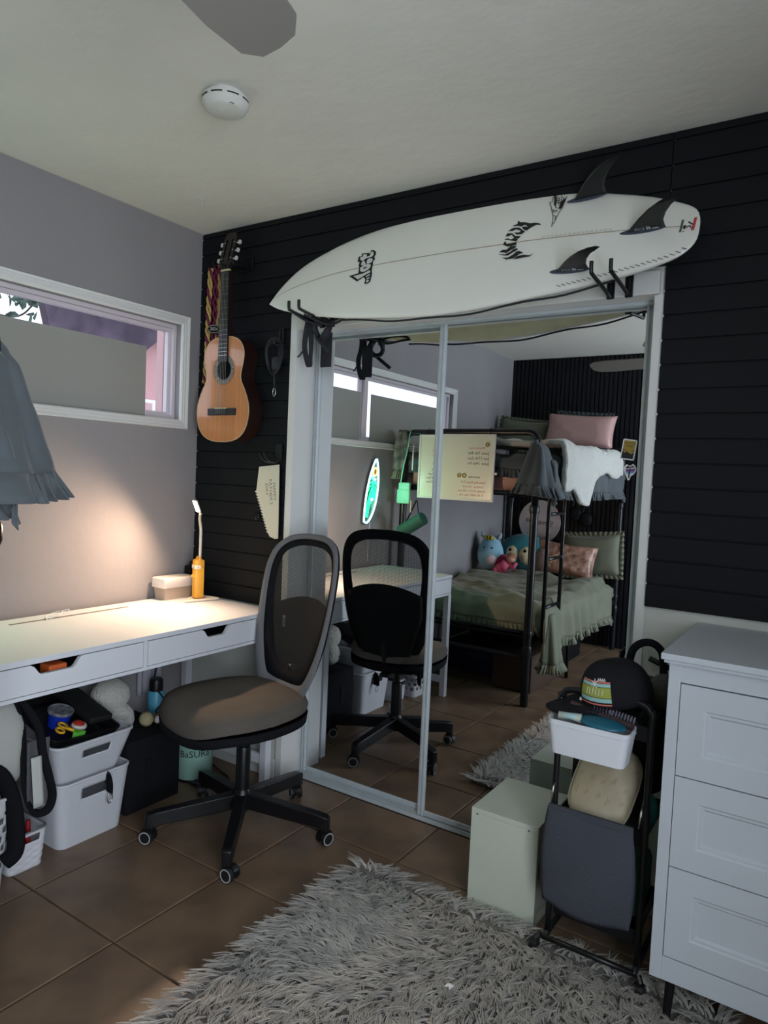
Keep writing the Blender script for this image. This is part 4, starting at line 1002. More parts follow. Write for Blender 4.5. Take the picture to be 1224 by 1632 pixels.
t = thing('storage_basket', 'white woven basket holding the black tray, upper of the pair under the desk', 'basket', (.255, -.79, .2), group='white storage baskets under the desk')
basket(t, (.245, -.79), .2, .375, (.118, .115), (.172, .158), M_grid, hole=hx(-.055, .055, .66, .84))
t = thing('key_strap', 'black wrist strap with silver clip hung in the lower basket handle', 'strap', (.41, -.74, .12))
G().tube(spline([(.397, -.745, .20), (.412, -.745, .222), (.424, -.745, .20), (.424, -.745, .165)], 5), .020, 8, flat=.15).build('strap', M_blkf, t, smooth='all')
g = G().tube([(.427, -.745+.010*math.cos(a), .145+.018*math.sin(a)) for a in [2*PI*q/16 for q in range(16)]], .0022, 6, closed=True); g.tube([(.427, -.745, .165), (.427, -.745, .158)], .004, 6); g.build('clip', M_steel, t, smooth='all')
# black tray tilted on the upper basket, with things on it
t = thing('organizer_tray', 'black plastic tray tilted on top of the upper white basket', 'tray', (.24, -.82, .37))
TT = Matrix.Translation((.235, -.815, .40)) @ Matrix.Rotation(math.radians(14), 4, 'Y') @ Matrix.Rotation(math.radians(-4), 4, 'X')
g = G(); g.T = TT; A = rrect(.150, .120, .02); B = rrect(.165, .135, .025)
def ringv(P, z): return [g._v((p[0], p[1], z)) for p in P]
a, b, c_, d_ = ringv(A, 0), ringv(B, .035), ringv(rrect(.158, .128, .022), .035), ringv(rrect(.145, .115, .02), .005)
for p, q in ((a, b), (b, c_), (c_, d_)):
    for i in range(len(p)): g._f([p[i], p[(i+1) % len(p)], q[(i+1) % len(p)], q[i]])
g._f(a[::-1]); g._f(d_); g.build('tray', M_blk, t, smooth=True)
g = G(); g.T = TT; g.box((-.15, .03, .036), (.11, .125, .062), .006); tag(g.build('black_case', mat('matte_black_case', (20, 20, 22), .6), smooth=True), 'flat black case lying in the tray under the desk beside the white plush', 'case')
t = thing('tape_tub', 'round blue tub with clear lid on the black tray under the desk', 'tub', (.20, -.86, .41))
g = G(); g.T = TT; g.lathe([(.034, .006), (.042, .058), (.043, .060)], (.02, -.035, 0), 24); g.build('tub', mat('royal_blue', (24, 52, 170), .35), t, smooth=True)
g = G(); g.T = TT; g.lathe([(.045, .060), (.045, .068), (.041, .070), (.037, .066), (.0, .066)], (.02, -.035, 0), 24, caps=False); g.build('lid', mat('smoky_lid', (88, 92, 100), .2, rgb2=(140, 140, 140), vscale=60), t, smooth=True)
t = thing('scissors', 'pair of yellow-handled scissors on the black tray', 'scissors', (.30, -.88, .38))
g = G(); g.T = TT
for cx_, cy_ in ((.085, -.062), (.112, -.088)): g.tube([(cx_+.018*math.cos(a), cy_+.011*math.sin(a), .044) for a in [2*PI*q/16 for q in range(16)]], .0045, 6, closed=True)
g.tube([(.10, -.065, .044), (.13, -.045, .043)], .006, 6); g.build('handle', mat('yellow_handle', (222, 170, 36), .4), t, smooth='all')
g = G(); g.T = TT; g.box((.06, -.048, .040), (.10, -.040, .0425)); g.build('blade', M_steel, t)
t = thing('toy_ball', 'small red and white rounded toy on the black tray', 'toy', (.33, -.83, .38))
g = G(); g.T = TT; g.ball((.095, -.005, .030), (.028, .026, .024), 18, 12); g.build('body', mat('toy_red', (176, 50, 34), .5), t, smooth='all')
g = G(); g.T = TT; g.ball((.099, -.005, .037), (.0265, .027, .018), 18, 12, fn=lambda d: Vector((d.x, d.y, max(-.25, min(d.z, .45)))) ); g.build('band', mat('toy_white', (206, 200, 196), .5), t, smooth='all')
g = G(); g.T = TT; g.prism([(.125, -.040), (.150, -.012), (.150, -.045), (.140, -.055)], Matrix.Identity(4), .045); tag(g.build('green_tag', mat('toy_green', (92, 176, 60), .5)), 'small bright green pointed piece on the black tray edge', 'toy')
# white plush
t = thing('plush_sheep', 'white fleecy plush animal sitting behind the baskets under the desk', 'plush toy', (.20, -.60, .2))
M_fleece = mat('white_fleece', (186, 184, 176), .95, bump=.9, bscale=90, sheen=.3)
M_fleece.node_tree.nodes['Principled BSDF']
g = G(); wob = lambda d: d*(1+.05*noise.noise(d*5)); g.ball((.19, -.585, .435), (.070, .078, .068), 24, 16, wob); g.build('body', M_fleece, t, smooth='all')
g = G(); g.ball((.225, -.565, .345), (.055, .058, .060), 24, 16, wob); g.build('head', M_fleece, t, smooth='all')
g = G(); g.ball((.277, -.578, .335), (.004, .006, .005), 8, 6); g.build('eye', M_dark, t, smooth='all')
# upright support so the plush rests on something: folded blanket pile
tag(G().box((.06, -.64, .001), (.20, -.50, .30), .03).build('laundry_pile', mat('dark_cloth_pile', (40, 40, 46), .95, bump=.5, bscale=12), smooth=True), 'dark folded cloth pile below the white plush', 'cloth')
# black bin
t = thing('fabric_bin', 'large black fabric bin under the desk between basket and mint pail', 'bin', (.20, -.485, 0))
g = G(); g.box((.055, -.620, .001), (.352, -.362, .288), .006); g.build('bin', M_blkf, t, smooth=True)
G().box((.352, -.53, .10), (.3565, -.50, .20), .002).build('seam', M_blkm, t)
t = thing('water_bottle', 'light blue bottle with black cap and strap on the black bin', 'bottle', (.15, -.335, .29))
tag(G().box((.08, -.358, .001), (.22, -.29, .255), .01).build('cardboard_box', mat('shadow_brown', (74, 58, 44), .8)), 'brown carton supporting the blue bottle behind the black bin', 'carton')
bc = (.150, -.328)
G().lathe([(.034, .256), (.036, .27), (.036, .375), (.030, .388)], (bc[0], bc[1], 0), 24).build('bottle', mat('sky_blue', (92, 176, 206), .35), t, smooth=True)
G().lathe([(.029, .388), (.029, .432), (.024, .44)], (bc[0], bc[1], 0), 20).build('cap', M_blk, t, smooth=True)
G().tube(spline([(bc[0]+.03, bc[1]-.02, .40), (bc[0]+.045, bc[1]+.005, .35), (bc[0]+.038, bc[1]-.03, .31), (bc[0]+.045, bc[1]+.02, .28), (bc[0]+.035, bc[1]-.04, .275)], 6), .003, 6).build('strap', M_blk, t, smooth='all')
t = thing('plush_toy', 'small tan and cream plush lying on the black bin', 'plush toy', (.22, -.44, .29))
g = G(); g.ball((.25, -.455, .318), (.03, .028, .030), 16, 10, wob); g.build('head', mat('cream_plush', (176, 164, 128), .95, bump=.5, bscale=90), t, smooth='all')
g = G(); g.ball((.26, -.400, .310), (.025, .026, .022), 16, 10, wob); g.build('body', mat('tan_plush', (128, 96, 66), .95, bump=.5, bscale=90), t, smooth='all')
g = G(); g.ball((.282, -.425, .315), (.010, .012, .016), 10, 8); g.build('patch', mat('white_patch', (200, 200, 200), .9), t, smooth='all')
# mint pail
t = thing('trash_pail', 'mint green step pail with hand-lettered BASURA behind the chair', 'trash can', (.25, -.22, 0))
M_mint = mat('mint_metal', (150, 190, 176), .35)
TC = (.262, -.205)
G().lathe([(.076, .001), (.080, .006), (.084, .265), (.080, .268)], (TC[0], TC[1], 0), 40).build('body', M_mint, t, smooth=True)
G().lathe([(.086, .268), (.086, .280), (.070, .296), (.03, .304), (.0, .305)], (TC[0], TC[1], 0), 40, caps=False).build('lid', M_mint, t, smooth=True)
G().lathe([(.082, .001), (.082, .012)], (TC[0], TC[1], 0), 40).build('base_ring', M_blk, t, smooth=True)
dv = Vector((CX-TC[0], CY-TC[1], 0)).normalized()
G().box((TC[0]+.07, TC[1]-.085, .008), (TC[0]+.11, TC[1]-.045, .020), .003).build('pedal', M_blk, t)
def wrap_text(g, txt, size, R_, z, a0, up_=0):
    vs, fs = text_poly(txt, size)
    out = []
    for v in vs: a = a0+v[0]/R_; out.append((TC[0]+(R_+.0008)*math.cos(a), TC[1]+(R_+.0008)*math.sin(a), z+v[1]))
    g.mesh(out, fs)
g = G(); a0 = math.atan2(dv.y, dv.x); wrap_text(g, 'BaSURa', .042, .083, .125, a0+.05)
for (p, q) in (((0, .055), (.0, .035)), ((-.006, .043), (0, .035)), ((.006, .043), (0, .035))):
    for s_ in range(6):
        a = a0-.02+(p[0]+(q[0]-p[0])*s_/6)/.083; b = a0-.02+(p[0]+(q[0]-p[0])*(s_+1)/6)/.083; za = .125+p[1]+(q[1]-p[1])*s_/6; zb_ = .125+p[1]+(q[1]-p[1])*(s_+1)/6
        g.tube([(TC[0]+.0845*math.cos(a), TC[1]+.0845*math.sin(a), za), (TC[0]+.0845*math.cos(b), TC[1]+.0845*math.sin(b), zb_)], .001, 4)
g.build('lettering', M_ink, t)
# power cord on the floor
tag(G().tube(spline([(.06, -.025, .12), (.12, -.03, .02), (.30, -.10, .006), (.40, -.13, .006), (.44, -.17, .006)], 6), .0035, 6).box((.43, -.19, .001), (.455, -.165, .014), .003).build('power_cord', M_blk, smooth=True), 'black power cord and plug on the floor beside the mint pail', 'cord')
tag(G().box((.02, -.12, .30), (.06, -.04, .63), .01).build('white_papers', mat('paper_pink_grey', (178, 172, 180), .7)), 'pale papers tucked behind the desk leg near the corner', 'papers') if False else None
t = thing('curtain_panel', 'pale fabric strip and black cable hanging under the desk back edge', 'fabric', (.03, -.25, .35))
g = G().grid(lambda u, v: (.030+.010*math.sin(u*16), -.335+.13*u, .638-.30*v), 30, 6); g.build('fabric', mat('pale_lilac_cloth', (176, 172, 184), .8), t, smooth='all', solid=.002)
G().tube(spline([(.05, -.30, .638), (.06, -.26, .56), (.055, -.25, .48), (.05, -.27, .36)], 6), .004, 6).build('cable', M_blk, t, smooth='all')
# little basket and laundry basket, backpack
M_rat = mat('white_wicker_plastic', (210, 210, 216), .45)
t = thing('small_basket', 'small white wicker-look basket with oval grip on the floor', 'basket', (.30, -1.045, 0))
g = G(); A = resamp(rrect(.100, .058, .02), 96); B = resamp(rrect(.112, .070, .022), 96); R = []; NVb = 22
for j in range(NVb+1):
    v = j/NVb; row = []
    for i in range(96):
        x = A[i][0]+(B[i][0]-A[i][0])*v; y = A[i][1]+(B[i][1]-A[i][1])*v
        k_ = 1.0
        if j < NVb-7: k_ = 1+.018*math.sin(i*PI/4+(j//2 % 2)*PI)*(1 if j % 2 else .2)
        row.append(g._v((.302+x*k_, -1.040+y*k_, .001+.129*v)))
    R.append(row)
for j in range(NVb):
    for i in range(96):
        k = (i+1) % 96; x = (B[i][0]+B[k][0])/2; y = (B[i][1]+B[k][1])/2
        if x > .10 and abs(y) < .038 and NVb-6 <= j < NVb-2: continue
        g._f([R[j][i], R[j][k], R[j+1][k], R[j+1][i]])
g._f(R[0][::-1]); g.build('tub', M_rat, t, smooth='all', solid=.0025)
G().tube([(.302+p[0], -1.040+p[1], .131) for p in B], .0035, 6, closed=True).build('rim', mat('grey_rim', (120, 120, 126), .5), t, smooth='all')
tag(G().lathe([(.008, .02), (.008, .145), (.006, .155)], (.375, -1.02, 0), 12).build('red_tube', mat('red_tube', (150, 30, 34), .4), smooth=True), 'small red tube standing in the small white basket', 'tube')
tag(G().box((.22, -1.085, .01), (.36, -1.0, .115), .02).build('dark_contents', M_blkf, smooth=True), 'dark folded cloth inside the small white basket', 'cloth')
t = thing('laundry_basket', 'white laundry basket with diamond cut-outs under the desk end', 'basket', (.31, -1.24, 0))
basket(t, (.318, -1.236), .001, .30, (.125, .10), (.150, .118), M_rat, nu=132, nv=30, pat=lambda i, j: 3 < j < 26 and ((i+3*(j//3 % 2)) % 6) in (1, 2, 3) and j % 3 != 0, rim=.006, th=.004)
t = thing('backpack', 'white and grey backpack with black straps leaning over the baskets under the desk', 'backpack', (.30, -1.15, .15))
M_bp = mat('off_white_canvas', (188, 190, 184), .85, bump=.35, bscale=14); M_bpg = mat('grey_mesh_lining', (84, 84, 88), .9, bump=.3, bscale=100)
g = G()
def bpk(d): return Vector((d.x*(1+.08*noise.noise(d*2.5)), math.copysign(abs(d.y)**.6, d.y)*(1+.06*noise.noise(d*3)), math.copysign(abs(d.z)**.7, d.z)))
g.ball((.335, -1.145, .44), (.112, .105, .17), 32, 22, bpk); g.build('bag', M_bp, t, smooth='all')
g = G().tube(spline([(.40, -1.08, .60), (.445, -1.035, .50), (.455, -1.02, .40), (.458, -1.00, .32), (.455, -.985, .25), (.45, -1.00, .205), (.445, -1.045, .215), (.44, -1.07, .29), (.435, -1.075, .40), (.42, -1.07, .50), (.39, -1.085, .60)], 6), .014, 8, flat=.45); g.build('strap', M_blkf, t, smooth='all')
g = G().grid(lambda u, v: (.448-.012*math.sin(PI*u), -1.068+.075*u*(1-.15*v), .45-.22*v-.03*math.sin(PI*u)*v), 8, 10); g.build('strap_padding', M_bpg, t, smooth='all', solid=.006)
g = G().grid(lambda u, v: (.457, -1.062+.035*u+.012*v, .40-.17*v), 4, 8); g.build('strap_lining', M_bp, t, smooth='all', solid=.003)
g = G().tube(spline([(.42, -1.20, .40), (.455, -1.16, .38), (.47, -1.13, .30), (.48, -1.12, .20), (.485, -1.125, .13), (.47, -1.15, .10)], 6), .026, 8, flat=.5); g.build('waist_strap', M_blkf, t, smooth='all')
g = G().tube(spline([(.43, -1.22, .30), (.46, -1.19, .20), (.47, -1.20, .12)], 5), .022, 8, flat=.5); g.build('waist_strap', M_blkf, t, smooth='all')

# ================================================================== RUG
M_rug = mat('rug_fibre', (190, 185, 177), .85, rgb2=(164, 160, 155), vscale=16, sheen=.2)
RX0, RX1, RRY0, RRY1 = 1.245, 2.44, -1.80, -.325
t = thing('rug', 'shaggy light grey rug in the middle of the tiled floor', 'rug', ((RX0+RX1)/2, (RRY0+RRY1)/2, 0))
G().box((RX0+.015, RRY0+.015, .0012), (RX1-.015, RRY1-.015, .012), .003).build('backing', mat('rug_backing', (120, 116, 112), .95), t)
import numpy as np
rng = np.random.default_rng(3)
def fur(name, m_, parent, root, nrm, flow, length, width, segs=3, droop=1.0):
    """root (n,3), nrm (n,3), flow (n,3) directions; ribbons"""
    n = len(root); V = np.zeros((n, (segs+1)*2, 3)); side = np.cross(flow, nrm); side /= np.linalg.norm(side, axis=1)[:, None]+1e-9
    tw = rng.uniform(-.6, .6, (n, 1)); side = side+nrm*tw; side /= np.linalg.norm(side, axis=1)[:, None]
    for s_ in range(segs+1):
        q = s_/segs; p = root+nrm*(length*(.62*q-.42*droop*q*q))[:, None]+flow*(length*(.15*q+.80*q*q))[:, None]
        w = (width*(1-.75*q))[:, None]
        V[:, 2*s_] = p-side*w; V[:, 2*s_+1] = p+side*w
    V[:, :, 2] = np.maximum(V[:, :, 2], .0015)
    base = (np.arange(n)*(segs+1)*2)[:, None, None]
    q = np.array([[2*s_, 2*s_+1, 2*s_+3, 2*s_+2] for s_ in range(segs)])[None]
    Fq = (base+q).reshape(-1, 4)
    me = bpy.data.meshes.new(name); me.vertices.add(V.shape[0]*V.shape[1]); me.vertices.foreach_set('co', V.reshape(-1))
    me.loops.add(Fq.size); me.loops.foreach_set('vertex_index', Fq.reshape(-1).astype(np.int32)); me.polygons.add(len(Fq)); me.polygons.foreach_set('loop_start', np.arange(0, Fq.size, 4, dtype=np.int32)); me.polygons.foreach_set('loop_total', np.full(len(Fq), 4, dtype=np.int32))
    me.update(); me.validate(); me.materials.append(m_)
    o = bpy.data.objects.new(name, me); COL.objects.link(o); o.parent = parent; o.matrix_parent_inverse = wm(parent).inverted(); o['kind'] = 'stuff'; return o
nc = 11500; per = 6
cx_ = rng.uniform(RX0+.01, RX1-.01, nc); cy_ = rng.uniform(RRY0+.01, RRY1-.01, nc)
ang = 1.1*np.sin(cx_*7.3+1.3*np.sin(cy_*5.1))+1.2*np.cos(cy_*6.1+1.7*np.sin(cx_*4.7))+rng.normal(0, .50, nc)-1.2
ang = np.repeat(ang, per)+rng.normal(0, .07, nc*per)
rx = np.repeat(cx_, per)+rng.normal(0, .0022, nc*per); ry = np.repeat(cy_, per)+rng.normal(0, .0022, nc*per)
rx = np.clip(rx, RX0, RX1); ry = np.clip(ry, RRY0, RRY1)
# near the border the pile falls outwards
ox = np.where(rx < RX0+.05, -1.0, 0)+np.where(rx > RX1-.05, 1.0, 0); oy = np.where(ry < RRY0+.05, -1.0, 0)+np.where(ry > RRY1-.05, 1.0, 0)
fx = np.cos(ang)+1.1*ox; fy = np.sin(ang)+1.1*oy; fn_ = np.hypot(fx, fy)+1e-9
root = np.stack([rx, ry, np.full_like(rx, .011)], 1); nrm = np.tile([0, 0, 1.0], (len(rx), 1)); flow = np.stack([fx/fn_, fy/fn_, np.zeros_like(rx)], 1)
ln = np.repeat(rng.uniform(.040, .066, nc), per)*rng.uniform(.85, 1.1, nc*per)
fur('pile', M_rug, t, root, nrm, flow, ln, rng.uniform(.0013, .0022, len(rx)), 3, .75)
tag(G().prism([(0, 0), (.012, .004), (.016, -.004), (.022, .010), (.012, .014), (.004, .010)], frame((1.80, -.72, .043), (1, 0, .1), (0, 1, .2)), .002).build('paper_scrap', mat('paper_scrap', (230, 230, 230), .7)), 'tiny white torn paper scrap lying on the shaggy rug', 'scrap')

# ================================================================== WHITE CUBE, CART
M_cube = mat('pale_green_white', (196, 200, 186), .45, var=.04, vscale=3)
t = thing('cube_shelf', 'pale greenish white cube shelf on the floor in front of the mirror', 'shelf', (1.765, -.16, 0))
CXa, CXb, CYa, CYb, CZt = 1.655, 1.878, -.298, -.018, .318
G().box((CXa, CYa, .001), (CXb, CYa+.016, CZt-.016)).build('side_panel', M_cube, t)
G().box((CXa, CYb-.016, .001), (CXb, CYb, CZt-.016)).build('side_panel', M_cube, t)
G().box((CXa, CYa, CZt-.016), (CXb, CYb, CZt), .001).build('top_panel', M_cube, t)
G().box((CXa, CYa+.016, .001), (CXb, CYb-.016, .016)).build('bottom_panel', M_cube, t)
G().box((CXa, CYa+.016, .016), (CXa+.006, CYb-.016, CZt-.016)).build('back_panel', M_cube, t)
G().box((CXb-.022, CYa+.017, .018), (CXb-.012, CYb-.017, CZt-.018)).build('door', M_cube, t)
for (x, z) in ((CXa+.02, .30), (CXb-.03, .30), (CXa+.02, .02)): G().lathe([(.0035, CYa-.0006), (.0035, CYa+.001)], (x, 0, z), 10, axis='Y').build('screw', mat('screw_grey', (110, 112, 106), .5), t)
G().box((CXb-.012, CYa+.024, .14), (CXb-.004, CYa+.040, .185), .002).build('latch', M_blk, t)
t = thing('rolling_cart', 'narrow black rolling cart beside the dresser with grey fabric pocket', 'cart', (2.06, -.24, 0))
PXL, PXR, PYF, PYB = 1.945, 2.195, -.365, -.10
for y in (PYF, PYB):
    g = G().tube(spline([(PXL, y, .06), (PXL, y, .70), (PXL+.004, y, .755), (PXL+.04, y, .780), (PXR-.04, y, .780), (PXR-.004, y, .755), (PXR, y, .70), (PXR, y, .06)], 6), .0095, 8); g.build('frame', M_blk, t, smooth='all')
for x in (PXL, PXR): G().tube([(x, PYF-.03, .060), (x, PYB+.02, .060)], .009, 8).build('foot_rail', M_blk, t, smooth='all')
G().tube([(PXL, PYF-.03, .062), (PXR, PYF-.03, .062)], .008, 8).build('foot_rail', M_blk, t, smooth='all')
for z in (.72, .43, .16):
    g = G(); B_ = [(PXL+.01, PYF+.012), (PXR-.01, PYF+.012), (PXR-.01, PYB-.012), (PXL+.01, PYB-.012)]
    g.box((PXL+.01, PYF+.012, z-.045), (PXR-.01, PYB-.012, z-.042)).box((PXL+.01, PYF+.012, z-.042), (PXL+.013, PYB-.012, z)).box((PXR-.013, PYF+.012, z-.042), (PXR-.01, PYB-.012, z)).box((PXL+.013, PYF+.012, z-.042), (PXR-.013, PYF+.015, z-.005)).box((PXL+.013, PYB-.015, z-.042), (PXR-.013, PYB-.012, z))
    g.build('tray', M_blk, t)
for (x, y) in ((PXL-.03, PYF-.02), (PXR+.02, PYF-.03), (PXL, PYB+.03), (PXR, PYB+.03)):
    g = G(); g.tube([(x*.5+.5*(PXL if x < 2.07 else PXR), y+.01, .055), (x, y, .040)], .009, 8); g.T = frame((x, y, .0215), (0, 1, 0), (0, 0, 1)); g.lathe([(.006, -.010), (.020, -.010), (.021, 0), (.020, .010), (.006, .010)], seg=18); g.build('caster', M_blk, t, smooth=True)
# grey fabric pocket on the front
M_gfab = mat('dark_grey_felt', (74, 76, 84), .95, bump=.25, bscale=120, var=.06, vscale=6, spec=.1)
t = thing('hanging_pocket', 'dark grey fabric pocket hanging on the front of the rolling cart', 'pocket', (2.055, -.40, .15))
def pk(u, v):
    w = .118+.012*math.sin(PI*v*.9); x = 2.052+(-1+2*u)*w; z = .440-.275*v - .022*u*0
    z += -.02*math.sin(PI*u)*v
    return (x, -.385-.022*math.sin(PI*u)**.5*math.sin(PI*min(1, v*1.02))**.6-.004*math.sin(7*u+5*v), z)
g = G().grid(pk, 24, 20); g.build('front', M_gfab, t, smooth='all', solid=.006)
G().box((1.935, -.392, .428), (2.170, -.379, .448), .003).build('hem', M_gfab, t)
for x in (1.945, 2.185): G().tube([(x, -.395, .455), (x+.004, -.397, .50), (x+.004, -.38, .51)], .0028, 6).build('hook', M_steel, t, smooth='all')
# white bin hooked on the top bar
t = thing('hanging_bin', 'white plastic bin hooked on the front of the cart holding hairbrushes', 'bin', (2.045, -.42, .62))
bc = (2.052, -.418); RB = Matrix.Rotation(math.radians(0), 4, 'Z')
g = G()
a_, b_ = [], []
A = rrect(.098, .040, .018); B = rrect(.110, .050, .020); A2 = rrect(.107, .047, .018)
zb, zt = .624, .719
ra = [g._v((bc[0]+p[0], bc[1]+p[1], zb)) for p in A]; rb = [g._v((bc[0]+p[0], bc[1]+p[1], zt)) for p in B]; rc = [g._v((bc[0]+p[0], bc[1]+p[1], zt)) for p in A2]; rd_ = [g._v((bc[0]+p[0]*.97, bc[1]+p[1]*.95, zb+.004)) for p in A]
for p, q in ((ra, rb), (rb, rc), (rc, rd_)):
    for i in range(len(p)): g._f([p[i], p[(i+1) % len(p)], q[(i+1) % len(p)], q[i]])
g._f(ra[::-1]); g._f(rd_); g.build('bin', M_wp, t, smooth=True)
G().tube([(bc[0]+p[0]*1.0, bc[1]+p[1]*1.0, zt-.014) for p in rrect(.1095, .0495, .02)], .0012, 5, closed=True).build('rim_line', M_wp, t, smooth='all')
G().box((2.0, -.372, .69), (2.09, -.366, .765), .002).build('hook', M_wp, t)
# brushes
t = thing('hairbrush', 'teal paddle hairbrush lying face down across the white bin', 'hairbrush', (2.06, -.44, .70))
FBr = frame((2.085, -.437, .727), (1, .10, -.05), (0, 1, .25))
g = G(); g.T = FBr; g.ball((.0, 0, 0), (.062, .030, .010), 24, 12); g.build('paddle', mat('teal_plastic', (26, 92, 112), .3), t, smooth='all')
g = G(); g.T = FBr; g.tube([(-.055, 0, 0), (-.085, -.002, .0), (-.115, -.006, -.002)], [.012, .009, .010], 10); g.build('handle', mat('pale_aqua', (150, 190, 196), .4, rgb2=(196, 186, 160), vscale=30), t, smooth='all')
t = thing('hairbrush', 'black bristled round hairbrush on top of the teal brush', 'hairbrush', (2.05, -.42, .73))
FB2 = frame((2.098, -.405, .734), (1, -.10, -.12), (0, 1, .1))
g = G(); g.T = FB2; g.tube([(-.055, 0, 0), (.06, 0, 0)], .010, 12).tube([(-.055, 0, 0), (-.115, 0, .004)], [.008, .007], 10); g.build('body', mat('brown_brush', (58, 40, 38), .5), t, smooth=True)
g = G(); g.T = FB2
for i in range(14):
    for k in range(7):
        a = math.radians(20+23*k); x = -.05+.0082*i+.001*k
        g.tube([(x, .009*math.cos(a), .009*math.sin(a)), (x, .027*math.cos(a), .027*math.sin(a))], .0008, 3, caps=False)
b = g.build('bristles', mat('grey_bristle', (96, 92, 108), .5), t); b['kind'] = 'stuff'
# cap
t = thing('baseball_cap', 'black baseball cap with striped palm patch resting on the cart top', 'cap', (2.06, -.34, .78))
M_cap = mat('cap_black', (24, 23, 27), .85, bump=.2, bscale=200, spec=.2)
TCp = Matrix.Translation((2.090, -.320, .772)) @ Matrix.Rotation(math.radians(30), 4, 'Z') @ Matrix.Rotation(math.radians(-12), 4, 'Y') @ Matrix.Rotation(math.radians(8), 4, 'X') @ Matrix.Scale(1.06, 4)
g = G(); g.T = TCp
def crown(u, v):
    a = 2*PI*u; ph = v*PI/2; r = math.cos(ph)**.72 if v < 1 else 0; h = math.sin(ph)**1.0
    fr = max(0, -math.cos(a))   # front faces -x
    return (.092*r*math.cos(a)-.006*fr*h, .076*r*math.sin(a), .002+.098*h*(1+.04*fr))
g.grid(crown, 40, 12, wu=True); g.build('crown', M_cap, t, smooth='all', solid=.002)
g = G(); g.T = TCp
def visor(u, v):
    a = math.radians(118+124*u); r0 = .090; x0, y0 = .090*math.cos(a), .075*math.sin(a)
    ext = .100*math.sin(PI*u)**.5
    x = x0-ext*v*.98; y = y0*(1-.02*v); z = .004-.030*(y/.075)**2*v+.010*v-.012*v*v
    return (x, y, z)
g.grid(visor, 24, 8); g.build('visor', M_cap, t, smooth='all', solid=.003)
g = G(); g.T = TCp
g.ball((0, 0, .100), (.006, .006, .004), 10, 6); g.build('button', M_cap, t, smooth='all')
def cpt(a_, v_, lift=.0022):
    a = math.radians(a_); ph = v_*PI/2; r = math.cos(ph)**.72; h = math.sin(ph); fr = max(0, -math.cos(a)); return (.092*r*math.cos(a)-.006*fr*h+math.cos(a)*lift, .076*r*math.sin(a)+math.sin(a)*lift, .002+.098*h*(1+.04*fr)+.0006)
def cstripe(a0, a1, v0, v1, m_, nm, lift=.0022):
    g = G(); g.T = TCp; g.grid(lambda u, v: cpt(a0+(a1-a0)*u, v0+(v1-v0)*v, lift), 12, 4); return g.build(nm, m_, t)
for v0, v1, rgb in ((.07, .095, (206, 110, 100)), (.12, .19, (150, 190, 186)), (.20, .38, (150, 158, 66)), (.39, .45, (150, 190, 186)), (.46, .49, (206, 110, 100))):
    cstripe(188, 250, v0, v1, mat('patch_%d_%d' % (rgb[0], rgb[1]), rgb, .7), 'patch_stripe')
g = G(); g.T = TCp
for k in range(6):
    a = 205+6*k; p0 = cpt(a, .24, .003); p1 = cpt(a+2, .35, .003); g.tube([p0, p1], .0009, 4)
for k in range(7): b_ = cpt(221, .44, .0035); e = cpt(221+9*math.cos(k*.9), .44+.10*math.sin(k*.9), .0035); g.tube([b_, e], .001, 4)
for k in range(4): g.tube([cpt(226+4*k, .50, .003), cpt(227+4*k, .56, .003), cpt(229+4*k, .50, .003)], .0012, 4)
g.build('patch_emblem', mat('patch_white', (214, 216, 210), .7), t)
# pouch with beige floral print
t = thing('cosmetic_pouch', 'cream quilted pouch with small brown floral print in the cart middle tray', 'pouch', (2.07, -.3, .43))
M_pch = mat('cream_floral', (184, 174, 150), .55, rgb2=(166, 154, 126), vscale=9, bump=.2, bscale=20)
TP = Matrix.Translation((2.062, -.285, .50)) @ Matrix.Rotation(math.radians(-28), 4, 'X') @ Matrix.Rotation(math.radians(10), 4, 'Y')
g = G(); g.T = TP
def pou(d): return Vector((math.copysign(abs(d.x)**.55, d.x), d.y, math.copysign(abs(d.z)**.6, d.z)))
g.ball((0, 0, 0), (.088, .030, .118), 36, 24, pou); g.build('pouch', M_pch, t, smooth='all')
g = G(); g.T = TP; g.tube([(.0885*math.copysign(abs(math.cos(a))**.55, math.cos(a)), -.004, .1125*math.copysign(abs(math.sin(a))**.6, math.sin(a))) for a in [2*PI*k/48 for k in range(48)]], .0028, 6, closed=True); g.build('zipper', mat('zip_beige', (168, 160, 138), .5), t, smooth='all')
g = G(); g.T = TP
rr_ = random.Random(5)
for k in range(20):
    cx_p, cz_p = -.068+.034*(k % 5)+rr_.uniform(-.006, .006), -.085+.048*(k//5)+rr_.uniform(-.008, .008)
    def sy(x, z): 
        q = 1-min(1, abs(x/.088))**(2/.55); return -.030*max(.05, min(1, 1-(abs(x)/.088)**3.6-(abs(z)/.112)**3.3))**.5-.0012
    for j in range(7):
        a = j*.9+k; r_ = .004+.005*((j*7+k) % 3)/2
        x1, z1 = cx_p+r_*math.cos(a), cz_p+r_*1.3*math.sin(a)
        g.tube([(cx_p+.3*(x1-cx_p), sy(cx_p, cz_p)+.0008, cz_p+.3*(z1-cz_p)), (x1, sy(x1, z1)+.0008, z1)], .0005, 3)
pf = g.build('floral_print', mat('floral_brown', (140, 112, 84), .7), t); pf['kind'] = 'stuff'
